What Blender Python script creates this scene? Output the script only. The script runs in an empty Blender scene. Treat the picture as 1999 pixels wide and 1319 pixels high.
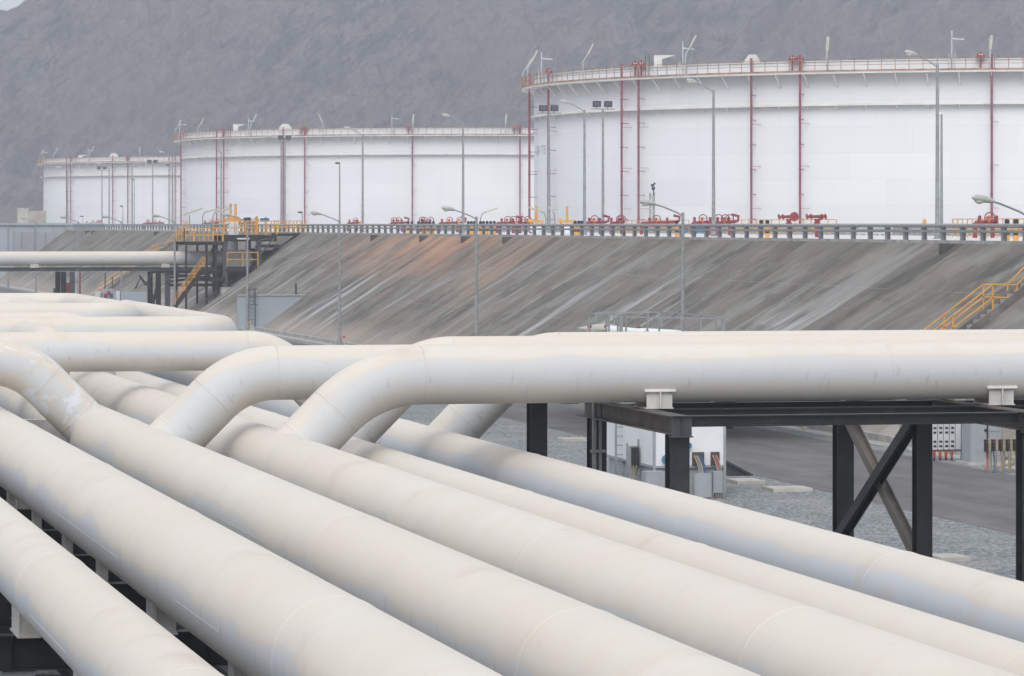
import bpy, math, random
import numpy as np
from mathutils import Vector, Matrix

random.seed(7)
S = bpy.context.scene
COL = S.collection
PI = math.pi

# ------------------------------------------------------------------ camera
# world axes: x = across the headers (right), y = along the headers (away), z = up (lower yard = 0)
F, CX, HY, CAMZ = 7500.0, 999.5, 437.0, 8.06
YAW = math.atan(0.222)
CY, SY = math.cos(YAW), math.sin(YAW)
cam = bpy.data.cameras.new('camera')
cam.sensor_width = 36.0
cam.lens = F / 1999.0 * 36.0
cam.shift_y = -(659.5 - HY) / 1999.0
cam.clip_start = 1.0
cam.clip_end = 8000.0
cam_o = bpy.data.objects.new('camera', cam)
COL.objects.link(cam_o)
cam_o.location = (0, 0, CAMZ)
cam_o.rotation_euler = (PI / 2, 0, -YAW)
S.camera = cam_o

# ------------------------------------------------------------------ light
SUN_EL, SUN_AZ = math.radians(42), math.radians(200)      # azimuth clockwise from +y
w = bpy.data.worlds.new("World")
S.world = w
w.use_nodes = True
wn = w.node_tree
for n in list(wn.nodes): wn.nodes.remove(n)
sky = wn.nodes.new('ShaderNodeTexSky')
sky.sky_type = 'NISHITA'
sky.sun_disc = False
sky.sun_elevation = SUN_EL
sky.sun_rotation = SUN_AZ
sky.air_density = 1.2
sky.dust_density = 6.0
sky.ozone_density = 1.0
hs = wn.nodes.new('ShaderNodeHueSaturation')
hs.inputs['Saturation'].default_value = 0.6
bg = wn.nodes.new('ShaderNodeBackground')
bg.inputs['Strength'].default_value = 0.145
wo = wn.nodes.new('ShaderNodeOutputWorld')
wn.links.new(sky.outputs[0], hs.inputs['Color'])
# bright high overcast: a pale, softly mottled cloud layer over the clear-sky model
tc = wn.nodes.new('ShaderNodeTexCoord'); cn = wn.nodes.new('ShaderNodeTexNoise'); cn.inputs['Scale'].default_value = 2.2; cn.inputs['Detail'].default_value = 5
wn.links.new(tc.outputs['Generated'], cn.inputs['Vector'])
cr = wn.nodes.new('ShaderNodeMapRange'); cr.inputs['To Min'].default_value = .68; cr.inputs['To Max'].default_value = .92
wn.links.new(cn.outputs['Fac'], cr.inputs['Value'])
cm = wn.nodes.new('ShaderNodeMix'); cm.data_type = 'RGBA'; cm.inputs[7].default_value = (4.85, 5.02, 5.45, 1)
wn.links.new(cr.outputs[0], cm.inputs[0]); wn.links.new(hs.outputs[0], cm.inputs[6]); wn.links.new(cm.outputs[2], bg.inputs['Color'])
wn.links.new(bg.outputs[0], wo.inputs['Surface'])
sl = bpy.data.lights.new('sun', 'SUN')
sl.energy = 1.0
sl.angle = math.radians(38)
sl.color = (1.0, 0.965, 0.92)
so = bpy.data.objects.new('sun', sl)
COL.objects.link(so)
sd = Vector((math.sin(SUN_AZ) * math.cos(SUN_EL), math.cos(SUN_AZ) * math.cos(SUN_EL), math.sin(SUN_EL)))
so.rotation_euler = sd.to_track_quat('Z', 'Y').to_euler()
so.location = (0, 0, 60)
S.render.engine = 'CYCLES'
S.view_settings.view_transform = 'Standard'
S.view_settings.look = 'None'
S.view_settings.exposure = 0.50
S.view_settings.gamma = 1.0
S.cycles.max_bounces = 8
S.cycles.volume_bounces = 0

# ------------------------------------------------------------------ helpers
def tt(px): return (px - CX) / F
def uv(px, Y):
    X = tt(px) * Y
    return X * CY + Y * SY, -X * SY + Y * CY
def W(px, py, Y):
    u, v = uv(px, Y)
    return Vector((u, v, CAMZ - (py - HY) / F * Y))
def Yu(px, u): return u / (SY + CY * tt(px))       # depth at which pixel column px has across-coordinate u
def Yv(px, v): return v / (CY - SY * tt(px))
def Wu(px, py, u): return W(px, py, Yu(px, u))
def Wv(px, py, v): return W(px, py, Yv(px, v))
def berm_z(u): return max(0.0, min(7.31, (u - 44.94) * 0.7265))

def tag(o, label=None, cat=None, group=None, kind=None):
    if label: o['label'] = label
    if cat: o['category'] = cat
    if group: o['group'] = group
    if kind: o['kind'] = kind
    return o
def thing(name, loc, label, cat, group=None, rz=0):
    o = bpy.data.objects.new(name, None)
    COL.objects.link(o)
    o.location = loc
    o.rotation_euler = (0, 0, rz)
    o.empty_display_size = 0.2
    return tag(o, label, cat, group)
def dup(o, loc=None, rz=None, parent=None):
    c = o.copy()
    COL.objects.link(c)
    if parent is not None: c.parent = parent
    if loc is not None: c.location = loc
    if rz is not None: c.rotation_euler = (0, 0, rz)
    for ch in list(o.children): dup(ch, parent=c)
    return c
ORD = ['first', 'second', 'third', 'fourth', 'fifth', 'sixth', 'seventh', 'eighth', 'ninth', 'tenth', 'eleventh', 'twelfth',
       'thirteenth', 'fourteenth', 'fifteenth', 'sixteenth', 'seventeenth', 'eighteenth', 'nineteenth', 'twentieth', 'twenty-first', 'twenty-second', 'twenty-third', 'twenty-fourth']

def wloc(o):
    l = Vector(o.location)
    while o.parent is not None:
        o = o.parent
        l += Vector(o.location)
    return l

class MB:
    def __init__(s): s.v = []; s.f = []; s.sm = []; s.uv = None
    def add(s, vs, fs, smooth=False):
        b = len(s.v)
        s.v += [tuple(p) for p in vs]
        s.f += [tuple(i + b for i in f) for f in fs]
        s.sm += [smooth] * len(fs)
        return s
    def box(s, lo, hi):
        x0, y0, z0 = lo; x1, y1, z1 = hi
        return s.add([(x0,y0,z0),(x1,y0,z0),(x1,y1,z0),(x0,y1,z0),(x0,y0,z1),(x1,y0,z1),(x1,y1,z1),(x0,y1,z1)],
                     [(3,2,1,0),(4,5,6,7),(0,1,5,4),(1,2,6,5),(2,3,7,6),(3,0,4,7)])
    def cb(s, c, sz):
        return s.box((c[0]-sz[0]/2, c[1]-sz[1]/2, c[2]-sz[2]/2), (c[0]+sz[0]/2, c[1]+sz[1]/2, c[2]+sz[2]/2))
    def frame(s, p0, p1, up=(0,0,1)):
        d = (Vector(p1) - Vector(p0)); L = d.length; d.normalize()
        up = Vector(up)
        if abs(d.dot(up)) > 0.98: up = Vector((0,1,0)) if abs(d.y) < .9 else Vector((1,0,0))
        a = d.cross(up).normalized(); b = a.cross(d).normalized()
        return d, a, b, L
    def bar(s, p0, p1, wd, ht, up=(0,0,1)):
        d, a, b, L = s.frame(p0, p1, up)
        p0 = Vector(p0); p1 = Vector(p1)
        vs = []
        for p in (p0, p1):
            for sa, sb in ((-1,-1),(1,-1),(1,1),(-1,1)): vs.append(p + a*sa*wd/2 + b*sb*ht/2)
        return s.add(vs, [(0,1,2,3),(7,6,5,4),(0,4,5,1),(1,5,6,2),(2,6,7,3),(3,7,4,0)])
    def hbeam(s, p0, p1, h, wd, up=(0,0,1), tf=.022, tw=.014, stiff=0):
        """H section: flanges perpendicular to 'up'."""
        d, a, b, L = s.frame(p0, p1, up)
        p0 = Vector(p0); p1 = Vector(p1)
        s.bar(p0 + b*(h/2-tf/2), p1 + b*(h/2-tf/2), wd, tf, b)
        s.bar(p0 - b*(h/2-tf/2), p1 - b*(h/2-tf/2), wd, tf, b)
        s.bar(p0, p1, tw, h - 2*tf - .002, b)
        for k in range(stiff):
            q = p0 + d * L * (k + .5) / stiff
            s.bar(q - d*.006, q + d*.006, wd*.94, h - 2*tf - .004, b)
        return s
    def cyl(s, p0, p1, r0, r1=None, n=16, caps=True):
        if r1 is None: r1 = r0
        d, a, b, L = s.frame(p0, p1)
        p0 = Vector(p0); p1 = Vector(p1)
        vs = []
        for p, r in ((p0, r0), (p1, r1)):
            for k in range(n):
                t = 2*PI*k/n
                vs.append(p + a*math.cos(t)*r + b*math.sin(t)*r)
        fs = [(k, (k+1) % n, n + (k+1) % n, n + k) for k in range(n)]
        s.add(vs, fs, True)
        if caps:
            s.add(vs[:n], [tuple(range(n-1, -1, -1))]); s.add(vs[n:], [tuple(range(n))])
        return s
    def tube(s, pts, r, n=8, caps=True):
        pts = [Vector(p) for p in pts]
        d0 = (pts[1]-pts[0]).normalized()
        up = Vector((0,0,1)) if abs(d0.z) < .9 else Vector((1,0,0))
        a = d0.cross(up).normalized()
        rings = []
        for i, p in enumerate(pts):
            if i == 0: d = pts[1]-pts[0]
            elif i == len(pts)-1: d = pts[-1]-pts[-2]
            else: d = (pts[i+1]-pts[i]).normalized() + (pts[i]-pts[i-1]).normalized()
            d.normalize()
            a = (a - d*a.dot(d)).normalized(); b = d.cross(a)
            rr = r[i] if isinstance(r, (list, tuple)) else r
            rings.append([p + a*math.cos(2*PI*k/n)*rr + b*math.sin(2*PI*k/n)*rr for k in range(n)])
        vs = [q for rg in rings for q in rg]
        fs = [(i*n+k, i*n+(k+1) % n, (i+1)*n+(k+1) % n, (i+1)*n+k) for i in range(len(pts)-1) for k in range(n)]
        s.add(vs, fs, True)
        if caps:
            s.add(rings[0], [tuple(range(n-1,-1,-1))]); s.add(rings[-1], [tuple(range(n))])
        return s
    def ball(s, c, r, n=10, m=6, sc=(1,1,1)):
        vs = [];
        for i in range(1, m):
            ph = PI*i/m
            for k in range(n):
                t = 2*PI*k/n
                vs.append((c[0]+r*sc[0]*math.sin(ph)*math.cos(t), c[1]+r*sc[1]*math.sin(ph)*math.sin(t), c[2]+r*sc[2]*math.cos(ph)))
        top = len(vs); vs.append((c[0],c[1],c[2]+r*sc[2])); vs.append((c[0],c[1],c[2]-r*sc[2]))
        fs = [(i*n+k, (i+1)*n+k, (i+1)*n+(k+1)%n, i*n+(k+1)%n) for i in range(m-2) for k in range(n)]
        fs += [(top, k, (k+1)%n) for k in range(n)] + [(top+1, (m-2)*n+(k+1)%n, (m-2)*n+k) for k in range(n)]
        return s.add(vs, fs, True)
    def torus(s, c, R, r, axis, n=24, m=6):
        ax = Vector(axis).normalized()
        u = ax.orthogonal().normalized(); w_ = ax.cross(u)
        c = Vector(c); vs = []
        for i in range(n):
            t = 2*PI*i/n; e = u*math.cos(t) + w_*math.sin(t)
            for k in range(m):
                q = 2*PI*k/m
                vs.append(c + e*(R + r*math.cos(q)) + ax*r*math.sin(q))
        fs = [(i*m+k, ((i+1)%n)*m+k, ((i+1)%n)*m+(k+1)%m, i*m+(k+1)%m) for i in range(n) for k in range(m)]
        return s.add(vs, fs, True)
    def prism(s, poly, d):
        """poly: list of points; extruded by vector d"""
        n = len(poly); d = Vector(d)
        vs = [Vector(p) for p in poly] + [Vector(p)+d for p in poly]
        return s.add(vs, [tuple(range(n-1,-1,-1)), tuple(range(n, 2*n))] + [(k,(k+1)%n,n+(k+1)%n,n+k) for k in range(n)])
    def build(s, name, mat, parent=None, loc=None):
        off = wloc(parent) if parent is not None else Vector(loc or (0,0,0))
        me = bpy.data.meshes.new(name)
        me.from_pydata([(p[0]-off.x, p[1]-off.y, p[2]-off.z) for p in s.v], [], s.f)
        me.polygons.foreach_set('use_smooth', s.sm)
        me.materials.append(mat)
        me.update()
        o = bpy.data.objects.new(name, me)
        COL.objects.link(o)
        if parent is not None: o.parent = parent
        else: o.location = off
        return o

# ------------------------------------------------------------------ materials
class NT:
    def __init__(s, name, rough=.6, metal=0., spec=.5):
        s.m = bpy.data.materials.new(name); s.m.use_nodes = True
        s.t = s.m.node_tree
        s.b = s.t.nodes['Principled BSDF']
        s.b.inputs['Roughness'].default_value = rough
        s.b.inputs['Metallic'].default_value = metal
        s.b.inputs['Specular IOR Level'].default_value = spec
    def n(s, ty, **k):
        nd = s.t.nodes.new(ty)
        for a, b in k.items(): setattr(nd, a, b)
        return nd
    def l(s, a, b): s.t.links.new(a, b)
    def pos(s, scale=(1,1,1), obj=False):
        if obj: src = s.n('ShaderNodeTexCoord').outputs['Object']
        else: src = s.n('ShaderNodeNewGeometry').outputs['Position']
        mp = s.n('ShaderNodeMapping'); mp.inputs['Scale'].default_value = scale
        s.l(src, mp.inputs['Vector']); return mp.outputs[0]
    def noise(s, vec, scale, detail=4, rough=.55, dist=0):
        nd = s.n('ShaderNodeTexNoise')
        nd.inputs['Scale'].default_value = scale; nd.inputs['Detail'].default_value = detail
        nd.inputs['Roughness'].default_value = rough; nd.inputs['Distortion'].default_value = dist
        s.l(vec, nd.inputs['Vector']); return nd.outputs['Fac']
    def rmp(s, val, a, b, lo=0., hi=1., smooth=True):
        nd = s.n('ShaderNodeMapRange')
        if smooth: nd.interpolation_type = 'SMOOTHSTEP'
        for k, x in zip(('From Min','From Max','To Min','To Max'), (a,b,lo,hi)): nd.inputs[k].default_value = x
        s.l(val, nd.inputs['Value']); return nd.outputs[0]
    def math(s, op, a, b=None, clamp=False):
        nd = s.n('ShaderNodeMath', operation=op); nd.use_clamp = clamp
        for i, x in enumerate((a, b)):
            if x is None: continue
            if isinstance(x, (int, float)): nd.inputs[i].default_value = x
            else: s.l(x, nd.inputs[i])
        return nd.outputs[0]
    def mix(s, fac, a, b, mode='MIX'):
        nd = s.n('ShaderNodeMix', data_type='RGBA', blend_type=mode)
        if isinstance(fac, (int,float)): nd.inputs[0].default_value = fac
        else: s.l(fac, nd.inputs[0])
        for i, x in ((6, a), (7, b)):
            if isinstance(x, tuple): nd.inputs[i].default_value = (x[0], x[1], x[2], 1)
            else: s.l(x, nd.inputs[i])
        return nd.outputs[2]
    def col(s, c):
        if isinstance(c, tuple): s.b.inputs['Base Color'].default_value = (c[0],c[1],c[2],1)
        else: s.l(c, s.b.inputs['Base Color'])
    def bump(s, h, strength=.3, dist=.02):
        nd = s.n('ShaderNodeBump'); nd.inputs['Strength'].default_value = strength; nd.inputs['Distance'].default_value = dist
        s.l(h, nd.inputs['Height']); s.l(nd.outputs[0], s.b.inputs['Normal'])

def simple(name, c, rough=.6, metal=0., var=.12, scale=3., dirt=None, dirt_amt=.3):
    k = NT(name, rough, metal)
    p = k.pos()
    f = k.noise(p, scale, 5)
    lo = tuple(x*(1-var*1.6) for x in c); hi = tuple(min(1, x*(1+var)) for x in c)
    cc = k.mix(k.rmp(f, .3, .7), lo, hi)
    if dirt:
        g = k.noise(p, scale*.6, 6, .7)
        cc = k.mix(k.rmp(g, .52, .72, 0, dirt_amt), cc, dirt)
    k.col(cc)
    return k.m

def pipe_mat(name, paint=(.56,.585,.605), dust=(.682,.645,.575), edge=.16, wav=1.3, peel=0., topdust=1.0):
    """weathered cool-white paint, a cream film of settled dust on whatever faces up, drips on the flanks"""
    k = NT(name, .62, 0, .3)
    geo = k.n('ShaderNodeNewGeometry')
    sep = k.n('ShaderNodeSeparateXYZ'); k.l(geo.outputs['Normal'], sep.inputs[0])
    p = k.pos()
    uvn = k.n('ShaderNodeUVMap'); uvn.uv_map = 'UVMap'
    mp = k.n('ShaderNodeMapping'); mp.inputs['Scale'].default_value = (2.2, 1.1, 1); k.l(uvn.outputs[0], mp.inputs[0])
    mp2 = k.n('ShaderNodeMapping'); mp2.inputs['Scale'].default_value = (1.4, .35, 1); k.l(uvn.outputs[0], mp2.inputs[0])
    att = k.n('ShaderNodeAttribute'); att.attribute_name = 'tint'
    # big slow waves of the dust line
    n1 = k.noise(p, .38, 3, .5)
    n2 = k.noise(p, 2.3, 5, .6)
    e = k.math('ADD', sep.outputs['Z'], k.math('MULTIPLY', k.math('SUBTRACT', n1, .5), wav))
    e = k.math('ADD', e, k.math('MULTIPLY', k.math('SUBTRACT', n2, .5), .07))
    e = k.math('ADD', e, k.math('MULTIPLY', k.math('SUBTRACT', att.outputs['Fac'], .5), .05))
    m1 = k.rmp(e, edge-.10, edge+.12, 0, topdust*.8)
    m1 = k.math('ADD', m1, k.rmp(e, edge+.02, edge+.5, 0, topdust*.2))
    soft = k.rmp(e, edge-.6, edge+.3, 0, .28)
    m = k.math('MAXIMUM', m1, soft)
    # paint colour varies per pipe length
    pc = k.mix(k.rmp(att.outputs['Fac'], 0, 1, 0, 1, False), tuple(x*.97 for x in paint), tuple(x*1.03 for x in paint))
    cl = k.noise(p, .9, 5, .6)
    pc = k.mix(k.rmp(cl, .35, .75, 0, .45), pc, (paint[0]*.90, paint[1]*.90, paint[2]*.88))
    # vertical drip streaks on flanks
    st = k.noise(mp2.outputs[0], 5.0, 4, .6)
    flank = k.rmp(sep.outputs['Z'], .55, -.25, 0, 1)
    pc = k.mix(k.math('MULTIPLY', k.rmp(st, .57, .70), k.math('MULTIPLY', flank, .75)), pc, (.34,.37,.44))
    # fine circumferential grain
    gr = k.noise(mp.outputs[0], 22, 3, .7)
    # dust colour
    dn = k.noise(p, .7, 4, .6)
    dc = k.mix(k.rmp(dn, .3, .7), (dust[0]*.99, dust[1]*.985, dust[2]*.97), (dust[0]*1.02, dust[1]*1.02, dust[2]*1.04))
    dn2 = k.noise(p, .22, 3, .5)
    dc = k.mix(k.rmp(dn2, .45, .75, 0, .35), dc, (dust[0]*.95, dust[1]*.91, dust[2]*.86))
    dc = k.mix(k.rmp(att.outputs['Fac'], 0, 1, 0, 1, False), dc, k.mix(.5, dc, (dust[0]*.965, dust[1]*.915, dust[2]*.88)))
    dn3 = k.noise(p, 1.7, 5, .6)
    dc = k.mix(k.rmp(dn3, .45, .70, 0, .42), dc, (dust[0]*.98, dust[1]*.93, dust[2]*.88))
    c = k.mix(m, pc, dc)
    bn = k.noise(p, .5, 5, .6)
    bm = k.math('MULTIPLY', k.rmp(bn, .57, .70), k.rmp(n2, .3, .7, .3, 1))
    c = k.mix(k.math('MULTIPLY', bm, .5), c, (.56,.475,.39))
    tide = k.math('MULTIPLY', k.math('MULTIPLY', m1, k.math('SUBTRACT', 1.0, m1)), k.rmp(n2, .3, .7, .5, 1.9))
    c = k.mix(tide, c, (dust[0]*.90, dust[1]*.83, dust[2]*.78))
    # under-belly grime, colour lightened to stand in for light bounced off the ground
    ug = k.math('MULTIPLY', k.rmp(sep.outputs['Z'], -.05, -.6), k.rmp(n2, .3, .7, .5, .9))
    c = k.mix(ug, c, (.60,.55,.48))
    if peel > 0:
        pn = k.noise(p, 1.9, 5, .55, .6)
        pm = k.rmp(pn, .52, .54)
        c = k.mix(k.math('MULTIPLY', pm, peel), c, (.70,.76,.88))
        pn2 = k.noise(p, 2.6, 4, .55, .4)
        c = k.mix(k.math('MULTIPLY', k.rmp(pn2, .54, .57), peel*.8), c, (.60,.535,.43))
    c = k.mix(k.rmp(gr, .3, .75, 0, .07), c, (.5,.45,.4))
    # tiny scuffs
    sc = k.noise(p, 6.5, 2, .5)
    c = k.mix(k.rmp(sc, .745, .77, 0, .4), c, (.42,.42,.45))
    k.col(c)
    k.bump(k.noise(p, 9, 4), .05, .01)
    return k.m

M = {}
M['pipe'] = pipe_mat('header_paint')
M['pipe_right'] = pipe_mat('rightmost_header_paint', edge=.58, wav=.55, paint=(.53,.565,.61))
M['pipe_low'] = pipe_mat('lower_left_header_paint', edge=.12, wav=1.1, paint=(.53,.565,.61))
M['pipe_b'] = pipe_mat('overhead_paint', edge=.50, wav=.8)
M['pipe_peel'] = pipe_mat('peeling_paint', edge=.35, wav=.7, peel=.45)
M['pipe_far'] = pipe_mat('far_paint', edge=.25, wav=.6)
M['steel'] = simple('dark_steel', (.013,.016,.02), .45, .0, .25, 2., (.10,.09,.08), .3)
M['steel_dusty'] = simple('dusty_steel', (.085,.075,.066), .7, 0, .2, 2., (.2,.17,.14), .5)
M['steel_grey'] = simple('grey_steel', (.055,.065,.075), .5, 0, .15, 2., (.24,.22,.2), .4)
M['brown_steel'] = simple('brown_steel', (.20,.18,.16), .7, 0, .12, 1.2, (.28,.24,.2), .4)
M['galv'] = simple('galvanised', (.27,.29,.30), .5, .0, .12, 4., (.24,.22,.2), .3)
M['galv_light'] = simple('galvanised_light', (.50,.53,.54), .5, .0, .1, 4.)
M['shoe'] = simple('shoe_paint', (.56,.55,.53), .6, 0, .1, 3., (.4,.34,.28), .5)
M['white'] = simple('white_paint', (.80,.82,.84), .5, 0, .03, 1.)
M['cab'] = simple('cabinet_grey', (.34,.37,.40), .5, 0, .06, 2., (.3,.26,.22), .3)
M['cab_light'] = simple('cabinet_light', (.58,.60,.62), .5, 0, .05, 2.)
M['black'] = simple('black_plastic', (.02,.022,.027), .5, 0, .1)
M['red'] = simple('red_paint', (.29,.045,.055), .5, 0, .15, 3.)
M['redpipe'] = simple('red_riser_paint', (.28,.07,.105), .55, 0, .12, .5, (.38,.22,.24), .5)
M['orange'] = simple('orange_paint', (.72,.22,.06), .5, 0, .12, 3.)
M['yellow'] = simple('yellow_paint', (.72,.36,.055), .5, 0, .12, 2., (.45,.25,.08), .4)
M['blue'] = simple('blue_paint', (.04,.22,.42), .5)
M['navy'] = simple('navy_cable', (.05,.10,.24), .5)
M['cable_red'] = simple('red_cable', (.42,.07,.045), .5)
M['cable_tan'] = simple('tan_cable', (.32,.27,.19), .6)
M['rail_rust'] = simple('rusty_rail', (.38,.22,.13), .7, 0, .3, 1.2, (.26,.13,.07), .6)
M['lamp'] = simple('lamp_body', (.42,.44,.42), .4, 0, .1)
M['lens'] = simple('lamp_lens', (.50,.50,.40), .2, 0, .05)
M['wall_grey'] = simple('blue_grey_wall', (.36,.41,.45), .85, 0, .06, .15, (.30,.33,.35), .5)
M['wall_panel'] = simple('recess_panel', (.33,.345,.37), .85, 0, .08, .15)
M['concrete'] = simple('concrete', (.40,.39,.37), .9, 0, .15, 1.5, (.28,.26,.24), .5)
M['concrete_mid'] = simple('mid_concrete', (.17,.165,.155), .9, 0, .2, 1.5)
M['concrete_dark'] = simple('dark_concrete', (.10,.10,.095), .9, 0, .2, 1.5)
M['slab'] = simple('pale_slab', (.47,.45,.41), .9, 0, .1, 1.5)
M['sand'] = simple('sand', (.42,.38,.33), .95, 0, .15, .3)

def tank_mat():
    k = NT('tank_white', .55, 0, .3)
    p = k.pos(); o = k.pos(obj=True)
    sp = k.n('ShaderNodeSeparateXYZ'); k.l(o, sp.inputs[0])
    ang = k.math('ARCTAN2', sp.outputs[1], sp.outputs[0])
    # shell courses, 2.4 m high, plates 9.5 m long, seams a hair darker
    hz = k.math('FRACT', k.math('DIVIDE', sp.outputs[2], 2.42))
    row = k.math('FLOOR', k.math('DIVIDE', sp.outputs[2], 2.42))
    al = k.math('ADD', k.math('MULTIPLY', ang, 50/9.5), k.math('MULTIPLY', row, .37))
    vs = k.math('FRACT', al)
    s1 = k.rmp(hz, 0, .035, 1, 0); s2 = k.rmp(vs, 0, .008, 1, 0)
    seam = k.math('MAXIMUM', s1, s2)
    cell = k.n('ShaderNodeTexWhiteNoise'); cell.noise_dimensions = '2D'
    cb = k.n('ShaderNodeCombineXYZ'); k.l(k.math('FLOOR', al), cb.inputs[0]); k.l(row, cb.inputs[1]); k.l(cb.outputs[0], cell.inputs['Vector'])
    c = k.mix(cell.outputs['Value'], (.685,.70,.725), (.725,.74,.76))
    st = k.noise(k.pos((.55,.55,.03)), 1, 4, .6)
    c = k.mix(k.rmp(st, .5, .8, 0, .35), c, (.64,.63,.62))
    pat = k.noise(k.pos((.08,.08,.22)), 1, 4, .6)
    c = k.mix(k.rmp(pat, .5, .75, 0, .3), c, (.665,.665,.69))
    c = k.mix(k.math('MULTIPLY', seam, .38), c, (.50,.50,.52))
    k.col(c)
    return k.m
M['tank'] = tank_mat()
M['tank_trim'] = simple('tank_trim', (.72,.70,.67), .6, 0, .08, .7, (.5,.42,.34), .35)

def berm_mat():
    k = NT('slope_concrete', .92, 0, .2)
    geo = k.n('ShaderNodeNewGeometry')
    sp = k.n('ShaderNodeSeparateXYZ'); k.l(geo.outputs['Position'], sp.inputs[0])
    x, y, z = sp.outputs
    s = k.math('DIVIDE', k.math('SUBTRACT', 7.31, z), .588)                 # metres down the slope
    wob = k.noise(k.pos((.25,.12,.25)), 1, 3)
    yy = k.math('ADD', y, k.math('MULTIPLY', wob, 1.6))
    yy = k.math('SUBTRACT', yy, k.math('MULTIPLY', s, .55))
    def vec(a, b, off=0.):
        cb = k.n('ShaderNodeCombineXYZ')
        k.l(k.math('MULTIPLY', yy, a), cb.inputs[0]); k.l(k.math('MULTIPLY', s, b), cb.inputs[1]); cb.inputs[2].default_value = off
        return cb.outputs[0]
    n1 = k.noise(vec(.16,.05), 1, 5, .55)
    n2 = k.noise(vec(.45,.11,3.), 1, 7, .66, .35)
    n3 = k.noise(vec(1.7,.26,7.), 1, 7, .68, .3)
    n4 = k.noise(vec(.30,.20,11.), 1, 7, .65)
    n5 = k.noise(vec(.24,.10,17.), 1, 6, .6)
    c = k.mix(k.rmp(n1, .35, .65), (.138,.127,.104), (.215,.200,.170))
    c = k.mix(k.rmp(n2, .40, .66, 0, .75), c, (.185,.172,.152))
    c = k.mix(k.rmp(n5, .50, .66, 0, .85), c, (.265,.265,.255))
    c = k.mix(k.rmp(n4, .50, .64, 0, .9), c, (.085,.08,.07))
    c = k.mix(k.rmp(n3, .46, .66, 0, .28), c, (.135,.13,.125))
    c = k.mix(k.math('MULTIPLY', k.rmp(n3, .5, .34), .25), c, (.32,.32,.31))
    # white lime runs, denser low on the slope
    w1 = k.noise(vec(.36,.05,23.), 1, 5, .6)
    low = k.rmp(s, 1.5, 9, .25, 1)
    c = k.mix(k.math('MULTIPLY', k.rmp(w1, .56, .66), k.math('MULTIPLY', low, .88)), c, (.45,.465,.475))
    w2 = k.noise(vec(1.6,.09,31.), 1, 5, .6)
    c = k.mix(k.math('MULTIPLY', k.rmp(w2, .62, .70), k.math('MULTIPLY', low, .45)), c, (.36,.37,.38))
    # rain-pocked patches and scuffs that do not follow the runs
    pp = k.noise(k.pos((.22,.16,.3)), 1, 8, .68)
    c = k.mix(k.rmp(pp, .52, .64, 0, .5), c, (.28,.272,.25))
    c = k.mix(k.rmp(pp, .47, .38, 0, .6), c, (.105,.10,.092))
    # reddish dust wash, then the strong orange spill near the crest
    rn = k.noise(vec(.22,.16,41.), 1, 5, .6)
    c = k.mix(k.rmp(rn, .55, .72, 0, .45), c, (.25,.185,.165))
    q = k.math('DIVIDE', k.math('SUBTRACT', yy, 270.), 24.)
    gm = k.math('POWER', 2.718, k.math('MULTIPLY', k.math('MULTIPLY', q, q), -1.))
    on = k.noise(vec(.28,.20,51.), 1, 6, .62)
    top = k.rmp(s, 7., 0.5)
    om = k.math('MULTIPLY', k.rmp(on, .36, .58), k.math('MULTIPLY', gm, top))
    c = k.mix(k.math('MULTIPLY', om, .95), c, (.50,.27,.17))
    q2 = k.math('DIVIDE', k.math('SUBTRACT', yy, 240.), 22.)
    gm2 = k.math('POWER', 2.718, k.math('MULTIPLY', k.math('MULTIPLY', q2, q2), -1.))
    on2 = k.noise(vec(.45,.13,61.), 1, 5, .6)
    c = k.mix(k.math('MULTIPLY', k.rmp(on2, .50, .66), k.math('MULTIPLY', gm2, .55)), c, (.40,.25,.18))
    c = k.mix(k.math('MULTIPLY', k.rmp(s, 9.5, 12.), .6), c, (.42,.36,.31))
    # pale construction joints parallel to the crest
    jn = k.math('FRACT', k.math('DIVIDE', k.math('ADD', s, .6), 4.1))
    c = k.mix(k.math('MULTIPLY', k.rmp(jn, 0, .012, 1, 0), k.rmp(n2, .35, .6, .1, .55)), c, (.42,.42,.42))
    k.col(c)
    k.bump(k.noise(k.pos(), 3, 6, .7), .4, .06)
    return k.m
M['berm'] = berm_mat()

def gravel_mat():
    k = NT('gravel', .95, 0, .2)
    p = k.pos()
    v = k.n('ShaderNodeTexVoronoi'); v.inputs['Scale'].default_value = 11; k.l(p, v.inputs['Vector'])
    g = k.n('ShaderNodeSeparateXYZ'); k.l(v.outputs['Color'], g.inputs[0])
    n = k.noise(p, 5., 4, .7)
    c = k.mix(g.outputs[0], (.15,.165,.175), (.46,.49,.50))
    c = k.mix(k.rmp(n, .35, .65, 0, .6), c, (.27,.29,.30))
    c = k.mix(k.rmp(v.outputs['Distance'], .35, .75, 0, .7), c, (.07,.075,.08))
    big = k.noise(p, .35, 4, .6)
    c = k.mix(k.rmp(big, .45, .7, 0, .4), c, (.36,.35,.33))
    k.col(c); k.bump(v.outputs['Distance'], .6, .05)
    return k.m
M['gravel'] = gravel_mat()
def asphalt_mat(name, c0=(.125,.121,.125), c1=(.185,.177,.175)):
    k = NT(name, .9, 0, .2)
    n = k.noise(k.pos((.9,.10,1)), 1, 6, .65)
    n2 = k.noise(k.pos(), 14, 4, .7)
    n3 = k.noise(k.pos((.5,.35,1)), 1, 4, .55)
    c = k.mix(k.rmp(n, .3, .7), c0, c1)
    c = k.mix(k.rmp(n3, .5, .7, 0, .4), c, tuple(x*1.35 for x in c1))
    c = k.mix(k.rmp(n2, .4, .7, 0, .25), c, tuple(x*.6 for x in c0))
    k.col(c); k.bump(n2, .3, .01)
    return k.m
M['asphalt'] = asphalt_mat('asphalt')
M['upper'] = asphalt_mat('upper_pavement', (.60,.60,.60), (.70,.70,.69))
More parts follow.
